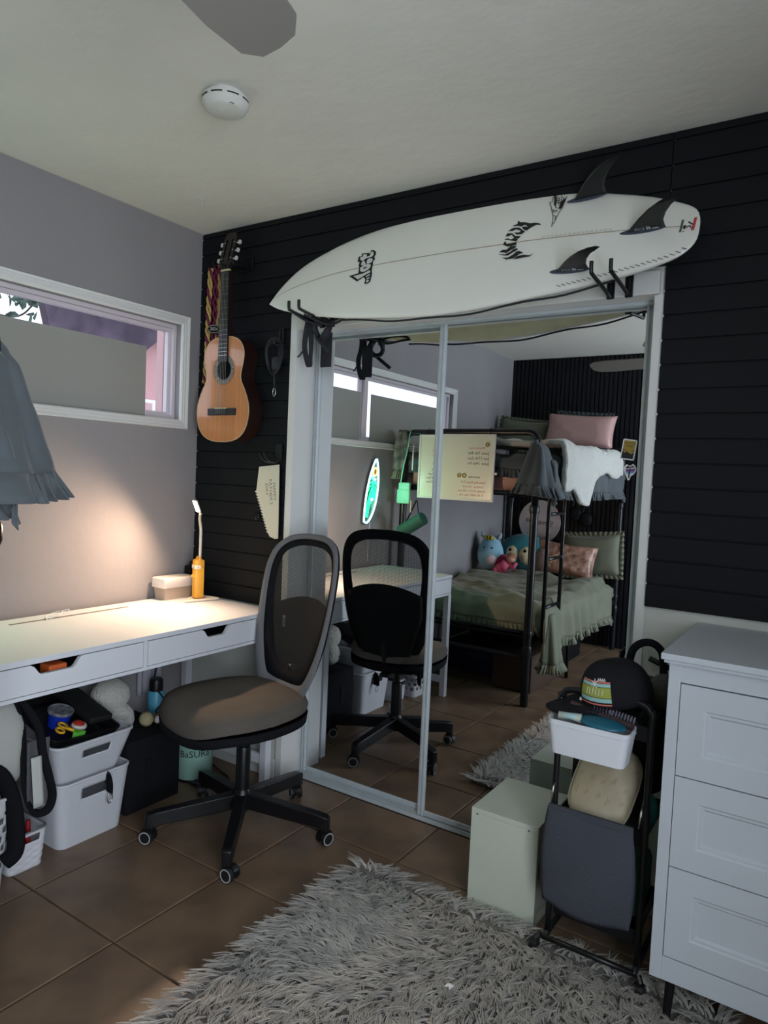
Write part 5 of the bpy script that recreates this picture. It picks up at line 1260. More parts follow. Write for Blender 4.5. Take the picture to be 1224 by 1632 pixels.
# dark stuff crammed between cart and wall
t = thing('black_bag', 'black bag with thick strap hanging behind the cap between cart and dresser', 'bag', (2.15, -.12, .50))
g = G(); g.ball((2.165, -.155, .60), (.058, .08, .13), 24, 16, bpk); g.build('body', M_blkf, t, smooth='all')
G().tube(spline([(2.06, -.10, .78), (2.07, -.09, .86), (2.11, -.07, .885), (2.15, -.07, .86), (2.16, -.075, .78)], 6), .012, 8, flat=.6).build('strap', M_blkf, t, smooth='all')
g = G(); g.ball((2.185, -.19, .775), (.045, .06, .05), 20, 14, wob); tag(g.build('knit_hat', mat('dark_mottled_knit', (66, 66, 60), .95, bump=.9, bscale=30, var=.2, vscale=12), smooth='all'), 'dark mottled knit hat wedged behind the cap against the dresser', 'hat')
G_ = G().tube(spline([(2.11, -.045, .83), (2.16, -.05, .815), (2.225, -.05, .80)], 5), .009, 8); tag(G_.build('black_rod', M_blk, smooth='all'), 'black rod leaning on the wall behind the cap and dresser corner', 'rod')
g = G(); g.ball((2.19, -.30, .47), (.022, .03, .045), 16, 10, wob); tag(g.build('teal_cloth', mat('teal_cloth', (30, 96, 96), .9, bump=.3, bscale=30), smooth='all'), 'teal cloth on the cart middle tray edge by the dresser', 'cloth')
t = thing('tool_bundle', 'dark cables and tools heaped in the cart middle tray', 'cables', (2.15, -.2, .44))
for k in range(6): G().tube(spline([(2.11+.01*k, -.30+.02*k, .44), (2.15-.008*k, -.24+.015*k, .50+.012*k), (2.175, -.20+.01*k, .46+.02*k), (2.13, -.16, .44)], 5), .005, 6).build('cable', M_cab, t, smooth='all')
g = G(); g.box((1.955, -.26, .44), (1.995, -.14, .56), .008); tag(g.build('dark_box', M_blkm, smooth=True), 'small dark box in the cart middle tray beside the cream pouch', 'box')
g = G(); g.box((2.10, -.33, .163), (2.18, -.15, .30), .02); tag(g.build('green_pouch', mat('sea_green', (56, 120, 104), .8, bump=.3, bscale=20), smooth=True), 'sea green pouch in the lowest cart tray beside the dresser', 'pouch')

# ================================================================== STICKERS ON THE MIRROR
M_stw = mat('sticker_white', (214, 214, 214), .4)
FS = frame((1.973, .0894-.0005, 1.480), (1, 0, .0), (-.16, 0, 1)); SO = 1 if (FS.to_3x3() @ Vector((0, 0, 1))).y < 0 else -1
FS = frame((1.973, .0894-.0005, 1.480), (1, 0, -.13), (.13, 0, 1))
t = thing('sticker', 'rectangular surf sticker with white border on the mirror door edge', 'sticker', (1.973, .088, 1.44))
G().prism(rrect(.023, .034, .004, 3), FS, SO*.0005).build('border', M_stw, t)
g = G(); flat(g, rrect(.019, .030, .001, 1), FS, SO*.0008); g.build('print_yellow', mat('sticker_ochre', (148, 124, 50), .5), t)
g = G(); flat(g, [(-.019, -.030), (.019, -.030), (.019, -.008), (.008, -.014), (.002, -.010), (-.006, -.006), (-.010, -.012), (-.019, -.007)], FS, SO*.0010); flat(g, [(-.019, -.001), (-.004, -.003), (-.019, -.0045)], FS, SO*.001); flat(g, [(.019, -.001), (.004, -.003), (.019, -.0045)], FS, SO*.001); g.build('print_dark', M_ink, t)
g = G(); put_text(g, 'PRAY FOR', .0082, FS @ Matrix.Translation((0, .021, 0)), SO*.0012, .95); put_text(g, 'SURF', .0100, FS @ Matrix.Translation((0, .0115, 0)), SO*.0012, 1.0); g.build('lettering', M_ink, t)
FS2 = frame((1.980, .0894-.0005, 1.410), (1, 0, -.13), (.13, 0, 1))
t = thing('sticker', 'heart-shaped sticker with palm and wave colours below the surf sticker', 'sticker', (1.98, .088, 1.375))
hp = [(0, -.032), (.006, -.030), (.007, -.018), (.017, -.008), (.021, .002), (.020, .012), (.014, .020), (.006, .024), (.002, .018), (-.006, .017), (-.013, .020), (-.019, .013), (-.020, .003), (-.014, -.010), (-.006, -.022)]
G().prism(hp, FS2, SO*.0005).build('border', M_stw, t)
g = G(); flat(g, [(-.013, .004), (.017, .010), (.016, .001), (-.011, -.005)], FS2, SO*.0009); g.build('print_purple', mat('sticker_purple', (116, 66, 128), .5), t)
g = G(); flat(g, [(-.012, -.005), (.016, .001), (.012, -.006), (-.006, -.011)], FS2, SO*.0009); g.build('print_blue', mat('sticker_blue', (100, 150, 196), .5), t)
g = G(); flat(g, [(-.015, .008), (-.008, .016), (.0, .013), (.008, .019), (.015, .012), (.008, .013), (.004, .010), (-.004, .009), (-.008, .006)], FS2, SO*.0009); flat(g, [(-.001, .008), (.002, .008), (.004, -.024), (.001, -.026), (-.002, -.012)], FS2, SO*.0011); g.build('print_dark', M_ink, t)

# ================================================================== NEON SIGN on the left wall
t = thing('neon_sign', 'glowing surfboard outline sign with green palm on the left wall', 'neon sign', (.01, -1.20, 1.06))
M_nw = mat('neon_cyan_white', (190, 240, 255), .4, emit=4.0); M_ng = mat('neon_green', (30, 215, 120), .4, emit=3.6); M_ny = mat('neon_yellow', (255, 190, 100), .4, emit=3.0)
NX = .022
# y decreases to the right of the mirrored picture; sign leans a little
def ns(a, b): return (NX, -1.205-.055*0-a, 1.255+b)
brd = [(-.055, -.195), (-.062, -.10), (-.058, 0), (-.040, .10), (-.008, .185), (.012, .205), (.030, .17), (.052, .10), (.062, 0), (.050, -.10), (.015, -.175), (-.020, -.205)]
lean = lambda a, b: ns(a+b*.13, b)
P = [Vector(lean(a, b)) for a, b in brd]
g = G().tube(spline([tuple(p) for p in P]+[tuple(P[0])], 5)[:-1], .0055, 8, closed=True); g.build('outline_tube', M_nw, t, smooth='all')
g = G(); g.prism([(a*1.12+b*.13, b*1.08) for a, b in brd], frame((.012, -1.205, 1.255), (0, -1, 0), (0, 0, 1)), -.004); g.build('backplate', mat('acrylic_plate', (60, 74, 78), .35), t)
g = G()
trunk = [(-.040, -.17), (-.034, -.08), (-.018, -.01), (0, .03)]
g.tube([lean(a, b) for a, b in trunk], .0055, 8); g.tube([lean(a+.016, b) for a, b in trunk], .0055, 8)
for pts in ([(0, .03), (-.02, .055), (-.042, .045)], [(0, .03), (-.03, .03), (-.045, .0)], [(0, .03), (-.012, .075), (-.034, .078)], [(0, .03), (.010, .075), (.018, .080)], [(0, .03), (.03, .055), (.038, .03)], [(0, .03), (.032, .02), (.034, -.02)], [(0, .03), (.02, -.01), (.012, -.06)], [(.034, -.02), (.030, -.055), (.012, -.06)]):
    g.tube(spline([(*lean(a, b),) for a, b in pts], 5), .005, 7)
g.build('palm_tube', M_ng, t, smooth='all')
g = G().tube([lean(.010+.022*math.cos(a), .125+.026*math.sin(a)) for a in [2*PI*k/20 for k in range(20)]], .005, 8, closed=True); g.build('sun_tube', M_ny, t, smooth='all')
G().tube(spline([(.012, -1.21, 1.05), (.012, -1.195, .95), (.012, -1.20, .80)], 5), .002, 6).build('power_wire', M_wp, t, smooth='all')
for (y_, z_, col, en) in ((-1.215, 1.33, (.55, 1, .85), 1.3), (-1.19, 1.20, (.25, 1, .5), 1.6)):
    pl = bpy.data.lights.new('neon_glow', 'POINT'); pl.shadow_soft_size = .006; pl.energy = en; pl.color = col
    po = bpy.data.objects.new('neon_glow', pl); po.location = (NX+.010, y_, z_); COL.objects.link(po)

# ================================================================== BUNK BED (seen in the mirror; one corner of its bedding hangs into the picture)
M_pipe = mat('black_pipe', (24, 25, 30), .3, metal=.3)
BX0, BX1, BY0, BY1 = .075, 1.035, -1.505, -3.40     # foot at BY0 (towards mirror), head at the far wall
t = thing('bunk_bed', 'black metal bunk bed with side ladder against the far wall', 'bunk bed', (.55, -2.45, 0))
for x in (BX0, BX1):
    for y, top_ in ((BY0, 1.60), (BY1, 1.60)):
        g = G(); g.tube([(x, y, .002), (x, y, 1.22)], .024, 14); p = g.build('post', M_pipe, t, smooth=True)
        G().lathe([(.027, .30), (.030, .31), (.030, .36), (.027, .37)], (x, y, 0), 14).lathe([(.027, .42), (.029, .43), (.029, .45), (.027, .46)], (x, y, 0), 14).build('collar', M_pipe, p, smooth=True)
        G().lathe([(.027, 1.17), (.030, 1.18), (.030, 1.21), (.027, 1.22)], (x, y, 0), 14).build('collar', M_pipe, p, smooth=True)
for y in (BY0, BY1):
    cr = .06
    pts = [(BX0, y, 1.22), (BX0, y, 1.655-cr)]+[(BX0+cr-cr*math.cos(a), y, 1.655-cr+cr*math.sin(a)) for a in [PI/2*k/5 for k in range(1, 6)]]+[(BX1-cr+cr*math.sin(a), y, 1.655-cr+cr*math.cos(a)) for a in [PI/2*k/5 for k in range(0, 5)]]+[(BX1, y, 1.655-cr), (BX1, y, 1.22)]
    G().tube(pts, .021, 12).build('end_hoop', M_pipe, t, smooth='all')
    for z, r_ in ((1.285, .016), (.30, .016), (.45, .010)): G().tube([(BX0, y, z), (BX1, y, z)], r_, 10).build('end_rail', M_pipe, t, smooth='all')
for x in (BX0, BX1):
    for z in (1.285, .40): G().box((x-.012, BY1, z-.02), (x+.012, BY0, z+.02)).build('side_rail', M_pipe, t)
G().tube([(BX0, BY0-.25, 1.56), (BX0, BY1, 1.56)], .012, 8).build('guard_rail', M_pipe, t, smooth='all')
for z in (1.292, .402):
    for k in range(12): y = BY0-.10-(BY0-BY1-.2)*k/11; G().box((BX0+.012, y-.012, z-.008), (BX1-.012, y+.012, z)).build('bed_slat', M_pipe, t)
for yy in (-2.30,): 
    for x in (BX0+.01, BX1-.01): G().tube([(x, yy, .002), (x, yy, .39)], .012, 8).build('middle_leg', M_pipe, t, smooth='all')
for y in (-1.575, -1.845): G().tube([(1.10, y, .385), (1.10, y, 1.262), (1.075, y, 1.285), (1.047, y, 1.287)], .0125, 10).build('ladder_rail', M_pipe, t, smooth='all')
for z in (.60, .895, 1.17): G().tube([(1.10, -1.575, z), (1.10, -1.845, z)], .0105, 8).build('ladder_rung', M_pipe, t, smooth='all')
# mattresses
M_matp = mat('rose_satin', (176, 132, 122), .35, var=.05, vscale=4); M_matw = mat('mattress_white', (170, 168, 160), .8)
tag(G().box((BX0+.03, BY1+.03, 1.300), (BX1-.03, BY0-.045, 1.455), .03).build('mattress', M_matp, smooth=True), 'rose satin covered mattress of the upper bunk', 'mattress')
tag(G().box((BX0+.03, BY1+.03, .404), (BX1-.03, BY0-.16, .545), .03).build('mattress', M_matw, smooth=True), 'pale mattress of the lower bunk', 'mattress')
M_sage = mat('sage_cotton', (108, 112, 94), .85, bump=.6, bscale=9, var=.05, vscale=3, sheen=.15)
M_gcot = mat('grey_cotton', (72, 78, 82), .85, bump=.6, bscale=9, var=.05, vscale=3, sheen=.15)
def duvet(t, x0, x1, y0, y1, zt, drops, m_, rf=.055, seed=0, puff=.02, minz=None, rough=.022):
    """sheet over the box x0..x1, y0..y1; drops = (x- , x+, y-, y+) hanging lengths"""
    r = .045; dxm, dxp, dym, dyp = drops
    def bend(s, lo, hi):
        def arc(q): return (r*math.sin(q/r), -r*(1-math.cos(q/r))) if q < r*PI/2 else (r+.03*(q-r*PI/2), -(r+(q-r*PI/2)))
        if s > hi: a, b = arc(s-hi); return hi+a, b
        if s < lo: a, b = arc(lo-s); return lo-a, b
        return s, 0.0
    def fn(u, v):
        sx = x0-dxm+(x1+dxp-x0+dxm)*u; sy = y0-dym+(y1+dyp-y0+dym)*v
        X, a = bend(sx, x0, x1); Y, b = bend(sy, y0, y1); z = zt+a+b
        if a < 0 and b < 0: z = zt-(a*a+b*b)**.5*1.12
        hang = min(1, -(a+b)/.12) if a+b < 0 else 0
        nz = noise.noise(Vector((sx*4.5, sy*4.5, seed)))
        if hang == 0: z += puff*(.6+nz)
        z += rough*noise.noise(Vector((sx*11, sy*11, seed+3)))*(1-hang)
        w_ = .016*hang*math.sin((sx if b < 0 else sy)*26+3*math.sin(sy*5+sx*4)+seed)+.012*hang*nz
        if a < 0: X += w_*(1 if sx > x1 else -1)
        if b < 0: Y += w_*(1 if sy > y1 else -1)
        if minz: z = max(z, minz(X, Y))
        return (X, Y, z)
    nu, nv = 64, 110
    g = G().grid(fn, nu, nv); d = g.build('cover', m_, t, smooth='all', solid=.012)
    # ruffle strip all round the hem
    per_ = [(0, v) for v in [k/120 for k in range(120)]]+[(k/80, 1) for k in range(80)]+[(1, 1-k/120) for k in range(120)]+[(1-k/80, 0) for k in range(80)]
    P = [Vector(fn(*p)) for p in per_]; Q = [Vector(fn(p[0]+(.5-p[0])*.02, p[1]+(.5-p[1])*.02)) for p in per_]
    n = len(P); sub_ = 3; N_ = n*sub_
    def at(L, i): k = i//sub_; q = (i % sub_)/sub_; return L[k % n].lerp(L[(k+1) % n], q)
    gg = G(); R = []
    for j in range(4):
        row = []
        for i in range(N_):
            p = at(P, i); d_ = (p-at(Q, i)); d_ = d_.normalized() if d_.length > 1e-6 else Vector((0, 0, -1)); d_ = (d_+Vector((0, 0, -.5))).normalized()
            tg = (at(P, i+1)-at(P, i-1)); tg.normalize() if tg.length > 1e-6 else None; o_ = d_.cross(tg); ph = i*1.05+2*math.sin(i*.11)
            amp = .016*(j/3)
            row.append(gg._v(p+d_*(rf*j/3)+o_*(amp*math.sin(ph))+tg*(amp*.5*math.cos(ph*1.3))))
        R.append(row)
    for a, b in zip(R, R[1:]):
        for i in range(N_): gg._f([a[i], a[(i+1) % N_], b[(i+1) % N_], b[i]])
    gg.build('ruffle', m_, t, smooth='all', solid=.003)
    return d
t = thing('duvet', 'grey ruffled duvet draped over the upper bunk', 'duvet', (.55, -2.3, 1.3))
duvet(t, BX0+.03, BX1+.05, -3.05, BY0-.07, 1.50, (.03, .22, .02, .09), M_gcot, seed=2, puff=.03)
# gathered corner of the upper duvet: falls outside the post and shows at the left edge of the picture
t = thing('duvet_corner', 'dark grey ruffled duvet corner hanging at the left edge in front of the window', 'duvet', (1.1, -1.5, 1.25))
g = G()
def corner(u, v):
    # u around the corner (from the foot side to the long side), v downwards
    a = -.2+2.4*u
    cx, cy = 1.040, -1.49
    rr = .026+.070*v**1.1+.014*math.sin(u*25+2*v)*(.3+.7*v)
    ang = PI*.62-a*1.15*PI*.62
    return (cx+rr*math.cos(ang)*1.15, cy+rr*math.sin(ang)*(1.0 if math.sin(ang) > 0 else 3.4), 1.612-.262*v-.02*math.sin(3*u)+.01*noise.noise(Vector((u*4, v*4, 0))))
g.grid(lambda u, v: corner(u, v) if v > .12 else (lambda p, q: (1.04+(p[0]-1.04)*(q/.12)**.5, -1.49+(p[1]+1.49)*(q/.12)**.5, p[2]))(corner(u, v), v), 48, 18); g.build('cover', M_gcot, t, smooth='all', solid=.008)
g = G(); V_ = []
for j in range(4):
    row = []
    for i in range(200):
        u = i/199; p = Vector(corner(u, 1)); c0 = Vector((1.040, -1.49, p.z)); o_ = (p-c0).normalized(); tg = o_.cross(Vector((0, 0, 1)))
        row.append(g._v(p+Vector((0, 0, -.020*j))+o_*(.010*j+.013*(j/3)*math.sin(i*.62+math.sin(i*.1)*2))+tg*(.006*j*math.cos(i*.8))))
    V_.append(row)
for a, b in zip(V_, V_[1:]):
    for i in range(199): g._f([a[i], a[i+1], b[i+1], b[i]])
g.build('ruffle', M_gcot, t, smooth='all', solid=.003)
t = thing('duvet', 'sage green ruffled duvet spread over the lower bunk', 'duvet', (.55, -2.3, .5))
duvet(t, BX0+.03, BX1+.025, -3.0, BY0-.12, .585, (.03, .26, .02, .13), M_sage, seed=9, puff=.05)
t = thing('duvet_corner', 'gathered sage duvet corner trailing beside the ladder foot', 'duvet', (1.13, -1.72, .2))
def corner2(u, v):
    a = u*2*PI*.75-.9; rr = .022+.036*v+.010*math.sin(u*24)*v
    return (1.10+.02*v+rr*math.cos(a), -1.70+rr*1.6*math.sin(a), .55-.30*v)
g = G().grid(corner2, 40, 10); g.build('cover', M_sage, t, smooth='all', solid=.006)
g = G(); V_ = []
for j in range(4):
    row = []
    for i in range(140):
        u = i/139; p = Vector(corner2(u, 1)); o_ = (p-Vector((1.12, -1.70, p.z))).normalized()
        row.append(g._v(p+Vector((0, 0, -.018*j))+o_*(.008*j+.012*(j/3)*math.sin(i*.9))))
    V_.append(row)
for a, b in zip(V_, V_[1:]):
    for i in range(139): g._f([a[i], a[i+1], b[i+1], b[i]])
g.build('ruffle', M_sage, t, smooth='all', solid=.003)
# pillows
def pillow(name, label, c, w, h, d, m_, rx, rz, ry=0, ruffle=0.0, group=None):
    t = thing(name, label, 'pillow', (c[0], c[1], c[2]-h/2), group=group)
    Tm = Matrix.Translation(c) @ Matrix.Rotation(math.radians(rz), 4, 'Z') @ Matrix.Rotation(math.radians(ry), 4, 'Y') @ Matrix.Rotation(math.radians(rx), 4, 'X')
    def pf_(s_):
        def f(u, v):
            a, b = -1+2*u, -1+2*v
            pin = 1-.10*(a*a)*(1-b*b)*0-.0
            x = a*w/2*(1-.07*(1-abs(a)**2)*0)*(1-.06*(1-b*b)*abs(a)**3*0); z = b*h/2
            x *= 1-.05*(1-b*b)*abs(a); z *= 1-.10*(1-a*a)*abs(b)*(-1 if False else 1)
            th = d/2*((1-a**4)*(1-b**4))**.45
            th *= 1+.10*noise.noise(Vector((a*3+c[0]*9, b*3, s_)))
            return (x, s_*th, z)
        return f
    g = G(); g.T = Tm; g.grid(pf_(1), 22, 18).grid(pf_(-1), 22, 18); g.build('cushion', m_, t, smooth='all')
    if ruffle:
        g = G(); g.T = Tm; per_ = []
        for k in range(60): per_.append((k/60, 0))
        for k in range(44): per_.append((1, k/44))
        for k in range(60): per_.append((1-k/60, 1))
        for k in range(44): per_.append((0, 1-k/44))
        R = []
        for j in range(3):
            row = []
            for i, (u, v) in enumerate(per_):
                x, _, z = pf_(1)(u, v); l_ = math.hypot(x/w, z/h)+1e-9; o_ = Vector((x/w/l_, 0, z/h/l_)); q = j/2
                row.append(g._v((x+o_.x*ruffle*q, .012*q*math.sin(i*1.3), z+o_.z*ruffle*q)))
            R.append(row)
        n = len(per_)
        for a, b in zip(R, R[1:]):
            for i in range(n): g._f([a[i], a[(i+1) % n], b[(i+1) % n], b[i]])
        g.build('ruffle', m_, t, smooth='all', solid=.002)
    return t
M_pink = mat('pink_satin', (196, 156, 152), .28, bump=.1, bscale=12)
M_crush = mat('crushed_rose_velvet', (186, 150, 132), .3, rgb2=(122, 90, 78), vscale=22, bump=.9, bscale=26)
pillow('pillow', 'pink satin pillow on the upper bunk', (.765, -3.08, 1.785), .56, .27, .13, M_pink, 12, 0, 3)
pillow('pillow', 'grey ruffled pillow standing behind the pink satin one on the upper bunk', (.72, -3.28, 1.80), .44, .28, .10, M_gcot, 8, 0, 4, ruffle=.03)
pillow('pillow', 'sage ruffled pillow at the wall side of the upper bunk', (.26, -3.12, 1.75), .42, .26, .11, M_sage, 12, 0, 6, ruffle=.03)
pillow('pillow', 'sage ruffled pillow leaning at the head of the lower bunk', (.86, -3.28, .78), .46, .34, .12, M_sage, 12, 0, -5, ruffle=.04)
pillow('pillow', 'crushed rose velvet pillow in front of the sage one on the lower bunk', (.70, -3.06, .745), .52, .28, .13, M_crush, 18, 0, 4)
# fur throw
t = thing('throw_blanket', 'white faux fur throw over the upper bunk duvet', 'throw', (.9, -2.2, 1.35))
M_furw = mat('white_fur', (196, 196, 190), .95, bump=1.0, bscale=70, sheen=.4)
def thr(u, v):
    y = -1.62-1.25*u; s_ = .62*v     # from inside to over the edge
    edge = BX1+.085; over = s_-.36+.10*math.sin(u*5+.5)-.05*math.sin(u*13)
    x = .72+s_*1.0 if over < 0 else edge+.045*math.sin(min(over/.045, PI/2))
    x = min(x, edge+.05+.02*math.sin(u*9)); z = 1.595 if over < 0 else 1.595-max(0, over-.02)*(1.0)
    z += .022*noise.noise(Vector((u*9, v*7, 4)))+.02*math.sin(u*17)*(.3 if over < 0 else .5)
    return (x+.012*noise.noise(Vector((u*14, v*9, 8))), y, z)
g = G().grid(thr, 60, 30); g.build('throw', M_furw, t, smooth='all', solid=.03)
tag(G().grid(lambda u, v: (.15+.80*u, -1.60-.35*v, 1.585+.02*noise.noise(Vector((u*8, v*6, 1)))+.03*math.sin(PI*u)*(1-v)), 40, 14).build('folded_sheet', mat('white_sheet', (188, 186, 178), .9, bump=.4, bscale=12), smooth='all', solid=.03), 'white folded sheet bunched behind the top rail of the upper bunk', 'sheet')
# plush toys on the lower bunk
def eyes(t, pts, r, m_=None):
    for p in pts: g = G(); g.ball(p, (r, r*.7, r), 8, 6); g.build('eye', m_ or M_dark, t, smooth='all')
t = thing('plush_cow', 'light blue egg-shaped plush with horns and yellow hair on the lower bunk', 'plush toy', (.13, -2.83, .60))
M_lb = mat('light_blue_plush', (134, 178, 198), .9, bump=.2, bscale=60, sheen=.3)
egg = lambda d: Vector((d.x*(1-.18*d.z), d.y*(1-.18*d.z), d.z))
PX_, PY_, PZ_ = .145, -2.86, .765
g = G(); g.ball((PX_, PY_, PZ_), (.108, .095, .145), 28, 18, egg); g.build('body', M_lb, t, smooth='all')
g = G(); g.ball((PX_+.030, PY_+.045, PZ_-.05), (.055, .055, .060), 20, 12); g.build('belly', mat('pearl_pink', (206, 190, 196), .35), t, smooth='all')
for sx in (-1, 1):
    g = G(); g.tube([(PX_+sx*.05, PY_, PZ_+.115), (PX_+sx*.080, PY_, PZ_+.135), (PX_+sx*.085, PY_, PZ_+.165)], [.020, .017, .008], 10); g.build('horn', mat('pale_horn', (168, 186, 200), .8), t, smooth='all')
g = G()
for k in range(9): g.ball((PX_-.035+.009*k, PY_+.045+.01*math.sin(k*2), PZ_+.125-.006*(k % 3)), (.012, .012, .018), 8, 6)
g.build('hair', mat('yellow_yarn', (186, 164, 60), .9), t, smooth='all')
eyes(t, [(PX_-.02, PY_+.088, PZ_+.04), (PX_+.05, PY_+.080, PZ_+.042)], .007)
t = thing('plush_bird', 'large teal bird plush with cream face on the lower bunk', 'plush toy', (.33, -3.08, .60))
M_teal = mat('teal_plush', (36, 124, 138), .9, bump=.3, bscale=60, sheen=.3)
QX, QY, QZ = .345, -3.10, .755
g = G(); g.ball((QX, QY, QZ), (.225, .13, .165), 32, 20); g.build('body', M_teal, t, smooth='all')
for sx in (-1, 1): g = G(); g.ball((QX+sx*.055, QY+.075, QZ-.005), (.075, .075, .085), 20, 12); g.build('face', mat('cream_face_plush', (198, 192, 160), .9), t, smooth='all')
g = G(); g.ball((QX-.06, QY+.14, QZ-.02), (.020, .014, .040), 12, 8); g.build('beak', mat('olive_beak', (96, 102, 84), .8), t, smooth='all')
eyes(t, [(QX-.068, QY+.145, QZ+.035), (QX+.062, QY+.145, QZ+.035)], .013)
g = G(); g.ball((QX+.19, QY+.05, QZ-.04), (.08, .08, .12), 20, 12, wob); g.build('wing', mat('taupe_plush', (112, 98, 92), .95, bump=.5, bscale=50), t, smooth='all')
g = G(); g.ball((.250, -2.86, .685), (.070, .065, .072), 20, 14); tag(g.build('plush_ball', mat('magenta_plush', (124, 20, 70), .9, bump=.2, bscale=60, sheen=.2), smooth='all'), 'dark magenta round plush between the blue plush and the pink doll', 'plush toy')
t = thing('baby_doll', 'small doll in pink clothes lying on the lower bunk', 'doll', (.33, -2.78, .61))
M_pkc = mat('pink_clothes', (206, 96, 128), .85, bump=.2, bscale=40)
g = G(); g.tube([(.285, -2.80, .645), (.325, -2.80, .70)], [.050, .040], 14); g.ball((.275, -2.80, .645), (.055, .05, .045), 16, 10); g.build('body', M_pkc, t, smooth='all')
g = G(); g.ball((.355, -2.80, .735), (.036, .034, .036), 16, 12); g.build('head', mat('doll_skin', (196, 146, 122), .6), t, smooth='all')
g = G(); g.tube([(.345, -2.80, .69), (.385, -2.79, .66), (.405, -2.79, .705)], [.020, .018, .014], 10); g.tube([(.25, -2.79, .65), (.235, -2.75, .625)], [.022, .018], 10); g.build('arm', M_pkc, t, smooth='all')
g = G(); g.ball((.355, -2.802, .745), (.039, .033, .034), 16, 12); g.build('hair', mat('doll_hair', (150, 104, 84), .8), t, smooth='all')
eyes(t, [(.345, -2.765, .738), (.367, -2.765, .738)], .003)
# round name sign
t = thing('name_sign', 'round whitewashed wooden sign with handwritten name on the far wall', 'sign', (.335, -3.43, .82))
G().lathe([(.0, 0), (.190, 0), (.192, .006), (.190, .012), (.0, .012)], (.335, -3.445, 1.012), 56, axis='Y', caps=False).build('disc', mat('whitewashed_wood', (196, 186, 186), .7, var=.05, vscale=14), t, smooth=True)
g = G(); FN = frame((.335, -3.4325, 1.012), (-1, 0, 0), (0, 0, 1))
put_text(g, 'Samantha', .070, FN @ Matrix.Rotation(math.radians(8), 4, 'Z'), .0006, .95); g.build('lettering', mat('sepia_ink', (84, 66, 62), .8), t)
g = G()
for k in range(10):
    a = math.radians(225+10*k); x, y = .165*math.cos(a), .165*math.sin(a); stroke(g, [(x, y), (x*.85+.01*math.sin(k), y*.85), (x*.9, y*.9-.012)], .0018, FN, .0008)
for k in range(5):
    a = math.radians(40+9*k); x, y = .16*math.cos(a), .16*math.sin(a); stroke(g, [(x, y), (x*.88, y*.9), (x*.84, y*.96)], .0018, FN, .0008)
g.build('floral_sketch', mat('rose_ink', (160, 120, 116), .8), t)
# whiteboard on the foot of the upper bunk (faces the mirror)
t = thing('whiteboard', 'whiteboard schedule tied to the foot rail of the upper bunk', 'whiteboard', (.485, -1.47, 1.22))
WX0, WX1, WZ0_, WZ1_ = .196, .772, 1.222, 1.640
WYp = -1.478
G().box((WX0+.012, WYp-.010, WZ0_+.012), (WX1-.012, WYp-.004, WZ1_-.012)).build('panel', mat('dry_erase', (222, 222, 206), .3), t)
g = G(); g.box((WX0, WYp-.014, WZ0_), (WX1, WYp, WZ0_+.014), .002).box((WX0, WYp-.014, WZ1_-.014), (WX1, WYp, WZ1_), .002).box((WX0, WYp-.014, WZ0_+.014), (WX0+.014, WYp, WZ1_-.014), .002).box((WX1-.014, WYp-.014, WZ0_+.014), (WX1, WYp, WZ1_-.014), .002); g.build('border', M_trim, t)
FW = frame(((WX0+WX1)/2, WYp-.0036, (WZ0_+WZ1_)/2), (-1, 0, 0), (0, 0, 1))
M_mk = mat('marker_black', (92, 92, 86), .7); M_mr = mat('marker_red', (206, 130, 104), .7)
def wt(m_, nm, rows):
    g = G()
    for (tx, x, y, sz) in rows: put_text(g, tx, sz, FW @ Matrix.Translation((x, y, 0)), .0006, 1.1)
    g.build(nm, m_, t)
wt(M_mk, 'lettering_black', [('June 7th-9th', -.175, .090, .026), ('Jun 17th-Sun', -.175, .058, .026), ('June 19th Fri', -.175, .026, .026), ('exercise', -.155, -.058, .022), ('Social:', .155, -.020, .024), ('7am-7:1am', .160, -.048, .022), ('9am-5:17pm', .165, -.074, .022), ('4-5:30-12am', .165, -.100, .022)])
wt(M_mr, 'lettering_red', [('Mission days', -.165, .122, .020), ('Saturday from 7-9', -.150, -.092, .021), ('Send to   Fri 3-4', -.150, -.120, .019), ('Family 10-11 = 20 min', -.140, -.146, .019), ('5 16  6:00 - fun 7-8', -.140, -.172, .019), ('fri 1 am', .150, .13, .018), ('fun to', .165, .105, .018), ('10 am', .165, .078, .018), ('Thurs. Fri', .150, .022, .016)])
g = G()
for (cx_b, cy_b, r_) in ((-.235, .145, .014), (-.085, -.050, .015), (-.050, -.050, .014)):
    for q in range(3): g.tube([FW @ Vector((cx_b+(r_-.004*q)*math.cos(a), cy_b+(r_-.004*q)*math.sin(a), .001)) for a in [2*PI*k/14 for k in range(14)]], .0014, 4, closed=True)
g.build('doodle', mat('ochre_marker', (178, 158, 84), .7), t)
for x in (WX0+.06, WX1-.04): G().tube(spline([(x, WYp-.006, WZ1_-.01), (x, WYp+.006, 1.66), (x, BY0, 1.682), (x, BY0-.026, 1.65), (x, WYp-.016, WZ1_-.03)], 5), .0018, 5).build('tie', M_blk, t, smooth='all')
G().box((WX1+.001, WYp-.012, 1.39), (WX1+.018, WYp-.004, 1.405), .002).build('clip', M_trim, t)
